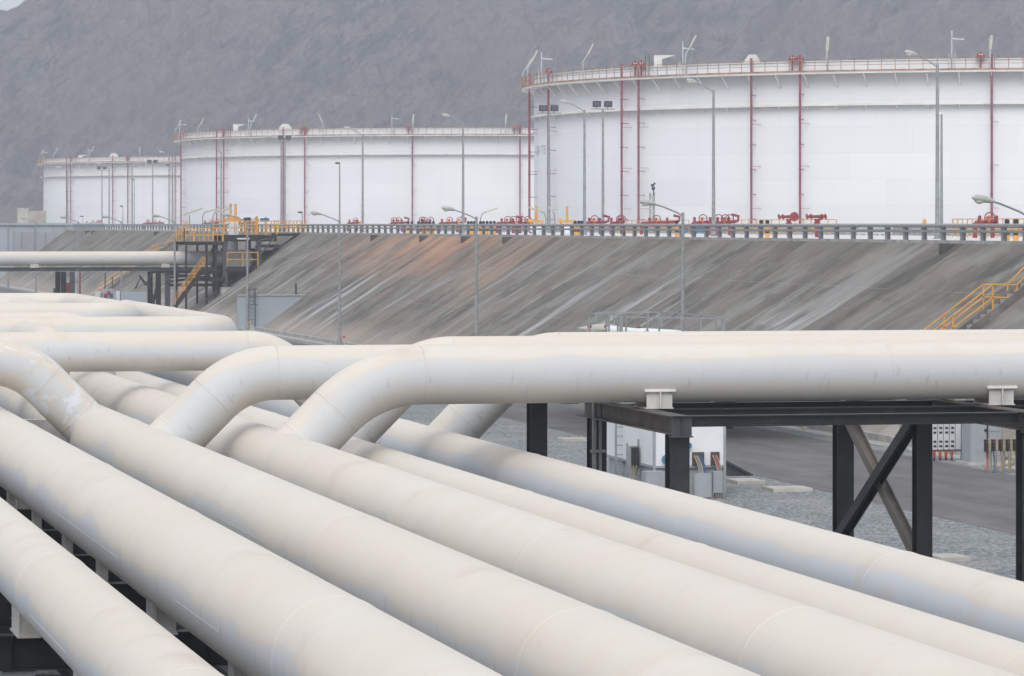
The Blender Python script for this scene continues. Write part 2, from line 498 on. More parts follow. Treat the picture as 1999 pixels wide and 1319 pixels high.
def rock_mat():
    k = NT('rock', .97, 0, .1)
    geo = k.n('ShaderNodeNewGeometry'); sp = k.n('ShaderNodeSeparateXYZ'); k.l(geo.outputs['Position'], sp.inputs[0])
    mp = k.n('ShaderNodeMapping'); mp.inputs['Rotation'].default_value = (0, math.radians(-35), 0); mp.inputs['Scale'].default_value = (.045,.02,.10)
    k.l(geo.outputs['Position'], mp.inputs[0])
    n = k.noise(mp.outputs[0], 1, 9, .68, .5)
    n2 = k.noise(k.pos((1,.3,.85)), .20, 9, .7)
    n3 = k.noise(k.pos((1,.35,.9)), .42, 8, .85)
    c = k.mix(k.rmp(n, .38, .62), (.145,.155,.20), (.28,.268,.285))
    c = k.mix(k.rmp(n2, .42, .66, 0, .75), c, (.185,.19,.215))
    c = k.mix(k.rmp(n2, .50, .30, 0, .6), c, (.38,.34,.315))
    c = k.mix(k.rmp(n3, .54, .66, 0, .8), c, (.44,.405,.39))
    c = k.mix(k.rmp(n3, .47, .36, 0, .8), c, (.075,.08,.11))
    # slanting scree gullies and rock ribs, their relief shading put into the colour
    def slant(fa, fb, off):
        a_ = k.math('ADD', k.math('MULTIPLY', sp.outputs[0], .80*fa), k.math('MULTIPLY', sp.outputs[2], .60*fa))
        b_ = k.math('ADD', k.math('MULTIPLY', sp.outputs[0], -.60*fb), k.math('MULTIPLY', sp.outputs[2], .80*fb))
        cb = k.n('ShaderNodeCombineXYZ'); k.l(a_, cb.inputs[0]); k.l(b_, cb.inputs[1]); cb.inputs[2].default_value = off
        return cb.outputs[0]
    g1 = k.noise(slant(.035, .12, 3.), 1, 9, .68, .4)
    g2 = k.noise(slant(.09, .42, 9.), 1, 8, .72, .3)
    r1 = k.math('ABSOLUTE', k.math('SUBTRACT', g1, .5))
    r2 = k.math('ABSOLUTE', k.math('SUBTRACT', g2, .5))
    c = k.mix(k.rmp(g1, .47, .62, 0, .55), c, (.10,.108,.14))
    c = k.mix(k.rmp(r1, .035, .0, 0, .6), c, (.37,.335,.33))
    c = k.mix(k.rmp(g2, .52, .62, 0, .55), c, (.085,.09,.12))
    c = k.mix(k.rmp(r2, .03, .0, 0, .45), c, (.38,.345,.335))
    g3 = k.noise(slant(.010, .016, 21.), 1, 4, .5)
    c = k.mix(k.rmp(g3, .40, .62, 0, .5), c, (.27,.25,.26))
    fan = k.rmp(k.math('ADD', sp.outputs[2], k.math('MULTIPLY', n2, 6.)), 20, 12)
    c = k.mix(k.math('MULTIPLY', fan, .8), c, (.32,.285,.25))
    k.col(c)
    k.bump(k.math('ADD', n2, k.math('MULTIPLY', n3, .6)), 1.0, 2.6)
    return k.m
M['rock'] = rock_mat()

# ------------------------------------------------------------------ setting: ground, road, slope, plateau, hill
def sheet(name, pts, mat):
    m = MB(); m.add(pts, [tuple(range(len(pts)))]); o = m.build(name, mat); tag(o, kind='structure'); return o
sheet('ground', [(-900,-200,0),(1200,-200,0),(1200,1200,0),(-900,1200,0)], M['gravel'])
sheet('road', [(34.3,-60,.004),(42.4,-60,.004),(42.4,700,.004),(34.3,700,.004)], M['asphalt'])
mb = MB()   # ragged gravel shoulder between the road and the toe
sheet('pavement_toe', [(43.4,-60,.008),(44.96,-60,.008),(44.96,700,.008),(43.4,700,.008)], M['concrete'])
mb = MB()
ny = 60; u0 = 44.94
for j in range(ny):
    y0 = -60 + (590+60)*j/ny; y1 = -60 + (590+60)*(j+1)/ny
    mb.add([(44.94,y0,0),(55,y0,7.31),(55,y1,7.31),(44.94,y1,0)], [(0,3,2,1)])
o = mb.build('embankment_slope', M['berm']); tag(o, kind='structure')
sheet('upper_pavement', [(55,-60,7.31),(55,1120,7.31),(1200,1120,7.31),(1200,-60,7.31)][::-1], M['upper'])
sheet('upper_ground', [(-900,531.2,7.9),(54.99,531.2,7.9),(54.99,1120,7.9),(-900,1120,7.9)], M['sand'])
mb = MB(); mb.box((54.86,-60,7.2),(55.22,530,7.35)); o = mb.build('crest_kerb', M['concrete']); tag(o, kind='structure')
mb = MB(); mb.box((44.2,-60,0),(44.5,290.5,.25)); o = mb.build('toe_kerb', M['concrete']); tag(o, kind='structure')

def fbm(X, Y, scale, octs, seed, rough=.5, ridged=False):
    rng = np.random.RandomState(seed)
    out = np.zeros_like(X); amp = 1.; tot = 0
    for o_ in range(octs):
        n = 256
        g = rng.rand(n, n)
        x = X/scale + 57.3*o_; y = Y/scale + 31.7*o_
        xi = np.floor(x).astype(int); yi = np.floor(y).astype(int)
        fx = x-xi; fy = y-yi
        fx = fx*fx*fx*(fx*(fx*6-15)+10); fy = fy*fy*fy*(fy*(fy*6-15)+10)
        a = g[xi % n, yi % n]; b = g[(xi+1) % n, yi % n]; c = g[xi % n, (yi+1) % n]; d = g[(xi+1) % n, (yi+1) % n]
        v = (a*(1-fx)+b*fx)*(1-fy) + (c*(1-fx)+d*fx)*fy
        if ridged: v = 1-np.abs(2*v-1)
        out += amp*v; tot += amp; amp *= rough; scale *= .5
    return out/tot
def hill():
    xs = np.concatenate([np.linspace(-420,-215,60,endpoint=False), np.linspace(-215,215,900,endpoint=False), np.linspace(215,520,90)])
    ys = np.concatenate([np.linspace(880,1180,60,endpoint=False), np.linspace(1180,1460,560,endpoint=False), np.linspace(1460,1740,40)])
    X, Y = np.meshgrid(xs, ys)
    fan = 7.2 + np.clip(Y-900,0,None)*.012
    wig = (fbm(X, Y, 90, 3, 5)-.5)*60
    face = fan + np.clip(Y-1195+wig, 0, None)*.46
    ridge = 75.5 + .54*(X+189) + (fbm(X, Y, 60, 5, 9)-.5)*4
    k_ = 7.
    ridge = np.maximum(ridge, 8)
    h = -k_*np.log(np.exp(-face/k_) + np.exp(-np.clip(ridge,0,300)/k_))
    rise = np.clip((h-12)/25, 0, 1)
    # gullies running down the face and rock outcrops
    d1 = fbm(X+.35*h, Y*.45, 26, 6, 3, .55, True)-.5
    d2 = fbm(X-.32*Y, Y*.42, 11, 5, 8, .6)-.5
    d3 = fbm(X, Y*.45, 3.2, 3, 12, .6)-.5
    h = h + rise*(d1*12 + d2*9 + d3*3.4)
    nx, nyy = len(xs), len(ys)
    U = X*CY + Y*SY; V = -X*SY + Y*CY
    vs = np.stack([U, V, h], -1).reshape(-1, 3)
    i = np.arange(nx*nyy).reshape(nyy, nx)
    f = np.stack([i[:-1,:-1], i[:-1,1:], i[1:,1:], i[1:,:-1]], -1).reshape(-1, 4)
    me = bpy.data.meshes.new('hill')
    me.vertices.add(len(vs)); me.vertices.foreach_set('co', vs.ravel())
    me.loops.add(f.size); me.loops.foreach_set('vertex_index', f.ravel())
    me.polygons.add(len(f)); me.polygons.foreach_set('loop_start', np.arange(0, f.size, 4)); me.polygons.foreach_set('loop_total', np.full(len(f), 4))
    me.update(calc_edges=True)
    me.polygons.foreach_set('use_smooth', np.ones(len(f), bool))
    me.materials.append(M['rock'])
    o = bpy.data.objects.new('hill', me); COL.objects.link(o); tag(o, kind='structure')
hill()

# retaining wall closing the cutting at the far left
t = thing('retaining_wall', (10,530,0), 'blue-grey concrete retaining wall with recessed panels, far left end of the slope', 'wall')
m = MB(); m.box((-80,530,0),(60,531.2,8.1)); m.build('wall_face', M['wall_grey'], t)
m = MB(); m.box((-80,529.7,7.9),(60.0,531.35,8.2)); m.build('coping', M['wall_grey'], t)
for i in range(9):
    a = 48.6 + 1.55*i if False else 47.4+ i*1.5
for (pa, pb) in ((29,42),(43.5,66),(67.5,88),(89.5,108)):
    ua = Wv(pa, 450, 530)[0]; ub = Wv(pb, 450, 530)[0]
    m = MB(); m.box((ua, 529.82, 1.0), (ub, 529.97, CAMZ-(453-437)/F*527)); m.build('panel', M['wall_panel'], t)
m = MB()
for px in (15.5, 26, 68, 104, 127):
    ua = Wv(px, 450, 530)[0]; m.box((ua-.05, 529.9, 0), (ua+.05, 529.985, 7.85))
m.build('joint', M['cab'], t)

# ------------------------------------------------------------------ pipes
def sweep(paths_pts, r, name, mat, parent, n=64, caps=False, tans=None, weld=None, s0=0.0, seed=0, flip=False, ring=.007):
    """paths_pts: list of (point) centre samples; makes a smooth tube with UV (length m, angle m), tint attribute and weld beads"""
    pts = [Vector(p) for p in paths_pts]
    # lengths
    L = [0.0]
    for a, b in zip(pts, pts[1:]): L.append(L[-1] + (b-a).length)
    def at(s):
        for i in range(len(L)-1):
            if s <= L[i+1] + 1e-9:
                k = (s-L[i])/(L[i+1]-L[i]); return pts[i].lerp(pts[i+1], k), i
        return pts[-1], len(L)-2
    ss = set(L)
    wl = []
    if weld:
        for w_ in weld:
            if 0.05 < w_ < L[-1]-.05:
                wl.append(w_)
                for d in (-.12,-.05,-.022,-.016,-.006,.006,.016,.022,.05,.12): ss.add(w_+d)
    ss = sorted(ss)
    rings = []; a = None; tints = []
    rnd = random.Random(seed)
    tv = [rnd.random() for _ in range(len(wl)+2)]
    for s in ss:
        p, i = at(s)
        if 0 < i and abs(s-L[i]) < 1e-6: d = (pts[i+1]-pts[i]).normalized() + (pts[i]-pts[i-1]).normalized()
        elif abs(s-L[i+1]) < 1e-6 and i+2 < len(pts): d = (pts[i+1]-pts[i]).normalized() + (pts[i+2]-pts[i+1]).normalized()
        else: d = pts[i+1]-pts[i]
        if tans and s < 1e-6: d = Vector(tans[0])
        if tans and s > L[-1]-1e-6: d = Vector(tans[1])
        d.normalize()
        if a is None:
            up = Vector((0,0,1)) if abs(d.z) < .9 else Vector((0,1,0))
            a = d.cross(up).normalized()
        a = (a - d*a.dot(d)).normalized(); b = d.cross(a)
        rr = r
        for w_ in wl:
            if abs(s-w_) < .008: rr = r + ring
        rings.append([p + a*math.cos(2*PI*k/n)*rr + b*math.sin(2*PI*k/n)*rr for k in range(n)])
        tints.append(tv[sum(1 for w_ in wl if s > w_)])
    vs = [q for g in rings for q in g]
    fs = []; uvs = []; ft = []
    for i in range(len(rings)-1):
        for k in range(n):
            fs.append((i*n+k, (i+1)*n+k, (i+1)*n+(k+1) % n, i*n+(k+1) % n))
            u0_, u1_ = s0+ss[i], s0+ss[i+1]; v0, v1 = k/n*2*PI*r, (k+1)/n*2*PI*r
            uvs += [u0_, v0, u1_, v0, u1_, v1, u0_, v1]
            ft.append(tints[i] if tints[i] == tints[i+1] else tints[i+1])
    nb = len(vs)
    if caps:
        vs += rings[0] + rings[-1]
        fs.append(tuple(range(nb, nb+n))); fs.append(tuple(range(nb+2*n-1, nb+n-1, -1)))
        uvs += [0.]*(4*n); ft += [.5, .5]
    off = wloc(parent) if parent is not None else pts[0]
    me = bpy.data.meshes.new(name)
    me.from_pydata([tuple(q-off) for q in vs], [], fs)
    ul = me.uv_layers.new(name='UVMap'); ul.data.foreach_set('uv', uvs)
    at_ = me.attributes.new('tint', 'FLOAT', 'FACE'); at_.data.foreach_set('value', ft)
    me.polygons.foreach_set('use_smooth', [True]*(len(fs)-2)+[not caps]*2)
    me.materials.append(mat); me.update()
    o = bpy.data.objects.new(name, me); COL.objects.link(o)
    if parent is not None: o.parent = parent
    else: o.location = off
    return o
def arc(p_prev, p, p_next, R, n=16):
    """fillet at corner p; returns samples from tangent point to tangent point"""
    a = (Vector(p_prev)-Vector(p)).normalized(); b = (Vector(p_next)-Vector(p)).normalized()
    th = a.angle(b); tl = R/math.tan(th/2)
    t0 = Vector(p)+a*tl; t1 = Vector(p)+b*tl
    c = Vector(p) + (a+b).normalized()*(R/math.sin(th/2))
    out = []
    for i in range(n+1):
        ang = (PI-th)*i/n
        e0 = (t0-c); ax = e0.cross(t1-c).normalized()
        out.append(c + Matrix.Rotation(ang, 3, ax) @ e0)
    return out
def line(a, b, step=4.0):
    a, b = Vector(a), Vector(b); k = max(1, int((b-a).length/step))
    return [a.lerp(b, i/k) for i in range(k+1)]

# --- header pipes, parallel, nearest first.  (across, height, radius, y0, y1)
zz = lambda d: CAMZ - d
HEAD = [(4.60, zz(4.38), .4725, 14, 150, 'narrower cream header pipe nearest the lower left corner, dark gap on its right'),
        (6.35, zz(4.20), .63, 14, 150, 'thick header pipe with a wavy dust line along its bluish flank, second from lower left'),
        (8.38, zz(4.20), .63, 14, 92, 'thick header pipe that the peeling bend joins, third from lower left'),
        (10.40, zz(4.20), .63, 14, 150, 'thick header pipe crossed by a dark arc where the front right-hand bend joins it'),
        (12.34, zz(4.38), .48, 14, 150, 'narrow strip of header pipe showing between two thicker ones, fifth from lower left'),
        (14.90, zz(4.55), .53, 14, 150, 'rightmost header pipe, bluish lower flank, next to the gravel')]
heads = []
for i, (u, z, r, y0, y1, lab) in enumerate(HEAD):
    t = thing('header_pipe', (u, y0, z), lab, 'pipe', 'parallel header pipes running away from the camera')
    rnd = random.Random(40+i)
    wl = []; s = rnd.uniform(8, 14)
    while s < y1-y0: wl.append(s); s += rnd.choice((8.9, 12.1, 11.8, 9.6))
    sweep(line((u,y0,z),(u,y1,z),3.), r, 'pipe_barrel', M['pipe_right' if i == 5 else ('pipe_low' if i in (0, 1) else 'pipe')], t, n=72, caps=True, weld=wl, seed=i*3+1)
    heads.append(t)
# longitudinal plate seams (raised paint edge) on some lengths
def seam(t, u, z, r, ya, yb, deg):
    a = math.radians(deg)
    p0 = Vector((u+math.cos(a)*r, ya, z+math.sin(a)*r)); p1 = Vector((p0.x, yb, p0.z))
    m = MB(); m.bar(p0, p1, .005, .004, (math.cos(a),0,math.sin(a))); m.build('weld_seam', M['pipe'], t)
for i, ya, yb, deg in ((1,49,57.5,186),(1,40,43.5,187),(2,50,54.5,178),(3,50,54,168),(0,40,44,190)):
    u, z, r = HEAD[i][:3]; seam(heads[i], u, z, r+.002, ya, yb, deg)

# --- overhead pipes coming from the right, bending 45 degrees down into a header
def over(v, dz, r, hu, hz, x_end, lab, R=None, side=1, mat='pipe_b', seed=0, weldleg=.62):
    """side=1: comes from +x; side=-1: from -x."""
    z = CAMZ - dz; R = R or 3.2*r
    H = Vector((hu, v, hz)); rise = z - hz
    B = Vector((hu + side*rise, v, z))
    E = Vector((x_end, v, z))
    t = thing('overhead_pipe', (x_end, v, z), lab, 'pipe', 'overhead pipes bending down into the headers')
    a = arc(E, B, H, R)
    runp = line(E, a[0], 3.)
    L = (runp[-1]-runp[0]).length
    rn = random.Random(seed); wl = []; s = rn.uniform(3, 7)
    while s < L-1: wl.append(s); s += rn.choice((6., 5.4, 9.))
    sweep(runp, r, 'pipe_run', M[mat], t, weld=wl, seed=seed)
    sweep(a, r, 'elbow', M[mat], t, seed=seed+5, tans=(B-E, H-B))
    leg = line(a[-1], H + (B-H).normalized()*.15, 1.)
    sweep(leg, r, 'branch_leg', M[mat], t, weld=[ (leg[-1]-leg[0]).length*weldleg], seed=seed+9)
    d = (B-H).normalized()
    for q, dd in ((a[0], Vector((1,0,0))), (a[-1], d)):
        m = MB(); m.torus(q, r+.002, .0055, dd, 64, 6); m.build('weld_ring', M['shoe'], t)
    return t
UP = {}
UP[1] = over(65.2, 2.62, .50, 10.40, zz(4.2), 60, 'nearest large overhead pipe at right, its bend dropping behind the arc-marked header', R=2.1, seed=3)
UP[2] = over(67.0, 2.62, .48, 8.38, zz(4.2), 60, 'second overhead pipe from the right, its bend dropping left of the nearest one', seed=4)
UP[3] = over(71.7, 2.62, .48, 12.34, zz(4.38), 60, 'overhead pipe whose shaded leg shows under the nearest bend at picture centre', seed=5)
UP[4] = over(74.4, 2.60, .45, 14.90, zz(4.55), 60, 'rearmost overhead pipe from the right, its leg meeting the rightmost header', seed=6)
UP[5] = over(74.5, 2.64, .46, 8.38, zz(4.2), -25, 'peeling pipe bend at left edge with flaking white and tan paint', side=-1, mat='pipe_peel', seed=7)
UP[6] = over(83.4, 2.77, .435, 14.90, zz(4.55), -30, 'level overhead pipe from the left edge ending in a bend behind the others', side=-1, seed=8)

# --- loops further back on the left
def loop(pts, r, lab, seed, mat='pipe_b', rf=2.4):
    t = thing('loop_pipe', pts[0], lab, 'pipe', 'looped pipes at the back of the left side')
    R = rf*r
    pts = [Vector(p) for p in pts]
    cur = pts[0]
    for i in range(1, len(pts)):
        if i < len(pts)-1:
            a = arc(pts[i-1], pts[i], pts[i+1], R)
            sweep(line(cur, a[0], 3.), r, 'pipe_run', M[mat], t, weld=[3.1, 9.2, 15.], seed=seed+i)
            sweep(a, r, 'elbow', M[mat], t, seed=seed+20+i, tans=(pts[i]-pts[i-1], pts[i+1]-pts[i]))
            cur = a[-1]
        else:
            sweep(line(cur, pts[i], 3.), r, 'pipe_run', M[mat], t, weld=[3.1, 9.2], seed=seed+i)
zl = zz(2.23+.43)
loop([(-30,92.5,zl),(13.42,92.5,zl),(13.42,114,zl),(13.42,114,1.0)], .43, 'pipe crossing level behind the left bends, its rounded corner beside the grey wing wall', 100)
loop([(-30,97.3,zl+.03),(10.9,97.3,zl+.03),(10.9,97.3,1.0)], .40, 'thin line of pipe showing just above the rounded-corner pipe at left', 120)
zl2 = zz(2.12+.43)
loop([(-30,118.6,zl2),(12.4,118.6,zl2),(12.4,103.5,zl2),(-30,103.5,zl2)], .43, 'hairpin pipe loop at back left with its outer corner showing highest', 140)
loop([(-30,113.6,zl2-.02),(10.3,113.6,zl2-.02),(10.3,106.6,zl2-.02),(-30,106.6,zl2-.02)], .40, 'smaller hairpin loop nested inside the highest pipe loop at back left', 160)
loop([(8.4,91.1,1.0),(8.4,91.1,zz(2.70)),(8.4,84.75,zz(2.70)),(8.4,84.75,1.0)], .43, 'short hump of pipe with rounded end at far left above the level pipe', 180, rf=1.35)

# --- distant level pipe entering the slope
t = thing('distant_pipe', (-40,334.5,zz(3.0)), 'distant level pipe at left passing through the yellow-railed platform into the slope', 'pipe')
sweep(line((-40,334.5,zz(3.0)),(47.3,334.5,zz(3.0)),6.), .62, 'pipe_barrel', M['pipe_far'], t, caps=True, weld=[20,32,44,56,68,80], seed=5)
m = MB(); m.cyl((51.2,334.5,zz(3.0)),(53.2,334.5,zz(3.0)),.68,n=32); m.cyl((51.0,334.5,zz(3.0)),(51.25,334.5,zz(3.0)),.85,n=32)
m.build('sleeve', M['steel_dusty'], t)
m = MB(); m.box((51.4,333.2,6.0),(54.3,335.9,6.25)); m.build('sleeve_cover', M['concrete_dark'], t)
for px in (66, 321):
    u = Wv(px, 520, 334.5)[0]
    m = MB(); m.box((u-.35,333.8,zz(3.95)),(u+.35,335.2,zz(3.5))); m.build('saddle', M['shoe'], t)

# ------------------------------------------------------------------ pipe shoes
def shoe(parent, u, v, ztop, zbot, wu, wv, mat='shoe', pad=True):
    """T-shaped welded shoe: wrapper pad, two side plates, web stiffener and base plate"""
    m = MB()
    m.box((u-wu/2, v-wv/2, zbot), (u+wu/2, v+wv/2, zbot+.02))
    m.box((u-wu/2+.02, v-wv/2+.02, zbot+.021), (u+wu/2-.02, v-wv/2+.04, ztop))
    m.box((u-wu/2+.02, v+wv/2-.04, zbot+.021), (u+wu/2-.02, v+wv/2-.02, ztop))
    m.box((u-.012, v-wv/2-.05, zbot+.021), (u+.012, v+wv/2+.05, ztop-.02))
    if pad:
        m.bar((u-wu/2-.03, v-wv/2-.01, ztop+.02), (u+wu/2+.03, v-wv/2-.01, ztop+.02), .12, .02, (0,-.75,.66))
    return m.build('saddle', M[mat], parent)
# shoes of the headers (plates run along the header)
XB = [71.3, 66.4, 61.3, 56.4, 49.6, 42.9, 36.2, 29.5]
for i in (0, 1, 2, 3, 4, 5):
    u, z, r = HEAD[i][:3]
    for yb in XB:
        zb = zz(5.27); zt = z - r*.86
        big = (abs(yb-49.6) < .1)
        hw = .055 if not big else .12
        ln = .26 if not big else .55
        m = MB()
        m.box((u-hw-.03, yb-ln, zb), (u+hw+.03, yb+ln, zb+.022))
        for sx in (-1, 1): m.box((u+sx*hw-.009, yb-ln*.95, zb+.023), (u+sx*hw+.009, yb+ln*.95, zt))
        for sy in ((-1,0,1) if big else (-1,1)): m.box((u-hw+.01, yb+sy*ln*.92-.008, zb+.023), (u+hw-.01, yb+sy*ln*.92+.008, z-r*.96))
        a = math.asin(min(.95, (hw+.05)/r))
        for sx in (-1, 1):
            m.bar((u+sx*(hw+.04), yb-ln*1.05, z-math.cos(a)*r+.0), (u+sx*(hw+.04), yb+ln*1.05, z-math.cos(a)*r), .07, .018, (sx*.6,0,-.8))
        if i in (0, 1, 2): m.build('saddle', M['shoe'], heads[i])

# rack under the headers
t = thing('header_rack', (9,50,0), 'dark steel rack of beams and posts carrying the header pipes', 'pipe rack')
zt = zz(5.27)
for yb in XB:
    m = MB(); m.hbeam((1.2, yb, zt-.23), (16.6, yb, zt-.23), .45, .30, stiff=12); m.build('cross_beam', M['steel'], t)
    for ux in (2.0, 8.9, 15.8):
        m = MB(); m.hbeam((ux, yb, 0), (ux, yb, zt-.46), .30, .30, up=(0,1,0)); m.build('column', M['steel'], t)
for ux in (3.0, 5.5, 7.4, 12.0):
    m = MB(); m.hbeam((ux, 20, zt-.78), (ux, 73, zt-.78), .30, .22); m.build('stringer', M['steel'], t)
for k, yb in enumerate(XB[1:6]):
    m = MB(); m.box((4.3, yb-.05, zt-.95), (4.72, yb+.22, zt-.475)); m.build('bracket', M['cab'], t)
for yy in (33, 40, 46.5, 53, 59, 64, 69):
    m = MB(); m.hbeam((-6, yy, 1.0), (16.6, yy, 1.0), .30, .26); m.build('low_beam', M['steel_dusty'] if yy in (53, 64) else M['steel'], t)
m = MB()
m.hbeam((4.9,72.6,.1),(4.9,72.6,3.4),.34,.30,up=(0,1,0)); m.hbeam((6.5,74.2,.1),(6.5,74.2,3.9),.34,.30,up=(0,1,0)); m.build('column', M['steel'], t)
m = MB(); m.box((5.1,76.0,0.2),(5.32,76.3,5.0)); m.box((6.9,76.0,.2),(8.9,76.3,4.2)); m.build('support_plate', M['shoe'], t)
m = MB(); m.box((3.2,77.2,0),(6.6,77.5,3.9)); m.build('back_plate', M['steel'], t)

# ------------------------------------------------------------------ pipe bridge at right
FZ = zz(3.225)
t = thing('pipe_bridge', (19.9,65,0), 'black steel frame on posts carrying the overhead pipes, cross-braced at right', 'pipe rack')
for ux in (16.75, 23.0):
    m = MB(); m.hbeam((ux, 62.35, FZ-.16), (ux, 69.2, FZ-.16), .32, .34, stiff=0); m.build('cross_beam', M['steel_dusty'], t)
    m = MB(); m.hbeam((ux, 70.32, FZ-.075), (ux, 76.0, FZ-.075), .17, .30); m.build('cross_beam', M['steel_dusty'], t)
    for vx, w_ in ((62.6,.34),(68.3,.30),(73.2,.34)):
        m = MB(); m.hbeam((ux, vx, 0.), (ux, vx, FZ-(.325 if vx < 70 else .165)), w_, w_, up=(0,1,0)); c_ = m.build('column', M['steel'], t)
        m = MB(); m.box((ux-.26, vx-.26, 0.0), (ux+.26, vx+.26, .03)); m.build('base_plate', M['steel'], t)
    # corner stiffener box at the beam end
    m = MB()
    m.box((ux-.172, 62.30, FZ-.345), (ux+.172, 62.33, FZ+.004))
    m.box((ux-.008, 62.25, FZ-.32), (ux+.008, 62.30, FZ-.01))
    m.box((ux-.18, 62.22, FZ-.355), (ux+.18, 62.5, FZ-.335)); m.box((ux-.18, 62.22, FZ-.002), (ux+.18, 62.36, FZ+.012))
    m.build('end_stiffener', M['steel_grey'], t)
for vx, tk in ((62.62,.185),(65.0,.185),(67.2,.185),(69.6,.2),(72.4,.2)):
    m = MB(); m.hbeam((16.93, vx, FZ-.10), (22.82, vx, FZ-.10), tk, .22); m.build('stringer', M['steel'], t)
    m = MB(); m.hbeam((23.18, vx, FZ-.10), (40, vx, FZ-.10), tk, .22); m.build('stringer', M['steel'], t)
m = MB(); m.hbeam((23.0, 68.4, 1.75), (23.0, 73.1, FZ-.45), .20, .20, up=(1,0,0)); m.build('brace', M['brown_steel'], t)
a0 = Vector((22.92, 73.0, .6)); a1 = Vector((22.92, 68.5, FZ-.7))
m = MB(); m.hbeam((22.84,68.3,FZ-.45),(22.84,73.1,1.75), .21, .21, up=(1,0,0)); m.build('brace', M['steel'], t)
for ux in (18.9, 21.4):
    m = MB(); m.box((ux-.2, 67.3, FZ-.03), (ux+.2, 67.6, FZ+.07)); m.build('slide_plate', M['shoe'], t)
m = MB()
for dx, r in ((.0,.045),(.11,.03)):
    m.tube([(16.62+dx, 67.95, 0), (16.62+dx, 67.95, FZ+.1)], r, 8)
for z_ in (1.2, 2.6, 3.9): m.box((16.55,67.88,z_),(16.82,68.0,z_+.05))
m.build('conduit', M['galv'], t)
for k, (vv, dzz, r) in {1:(65.2,2.62,.50), 2:(67.0,2.62,.48), 3:(71.7,2.62,.48), 4:(74.4,2.60,.45)}.items():
    for ux in (17.02, 23.3):
        shoe(UP[k], ux, vv, zz(dzz)-r*.56, FZ+.006, .50, 1.66*r, 'shoe')

# ------------------------------------------------------------------ storage tanks
def solve_ang(px, c, R):
    t_ = tt(px)
    d = Vector((t_*CY + SY, -t_*SY + CY)); c2 = Vector((c[0], c[1]))
    a = d.dot(d); b = -2*d.dot(c2); cc = c2.dot(c2) - R*R
    disc = max(0., b*b-4*a*cc)
    s = (-b - math.sqrt(disc))/(2*a)
    p = d*s - c2
    return math.atan2(p.y, p.x)
def ringband(m, c, r0, r1, z0, z1, n=360, a0=0, a1=2*PI):
    """closed annular band"""
    vs = []; full = abs(a1-a0-2*PI) < 1e-6
    N = n if full else n+1
    for i in range(N):
        a = a0+(a1-a0)*i/n; ca, sa = math.cos(a), math.sin(a)
        for r, z in ((r0,z0),(r1,z0),(r1,z1),(r0,z1)): vs.append((c[0]+ca*r, c[1]+sa*r, z))
    fs = []
    for i in range(n):
        j = (i+1) % N
        for k in range(4): fs.append((i*4+k, i*4+(k+1)%4, j*4+(k+1)%4, j*4+k))
    m.add(vs, fs, False); return m
TB = 7.31
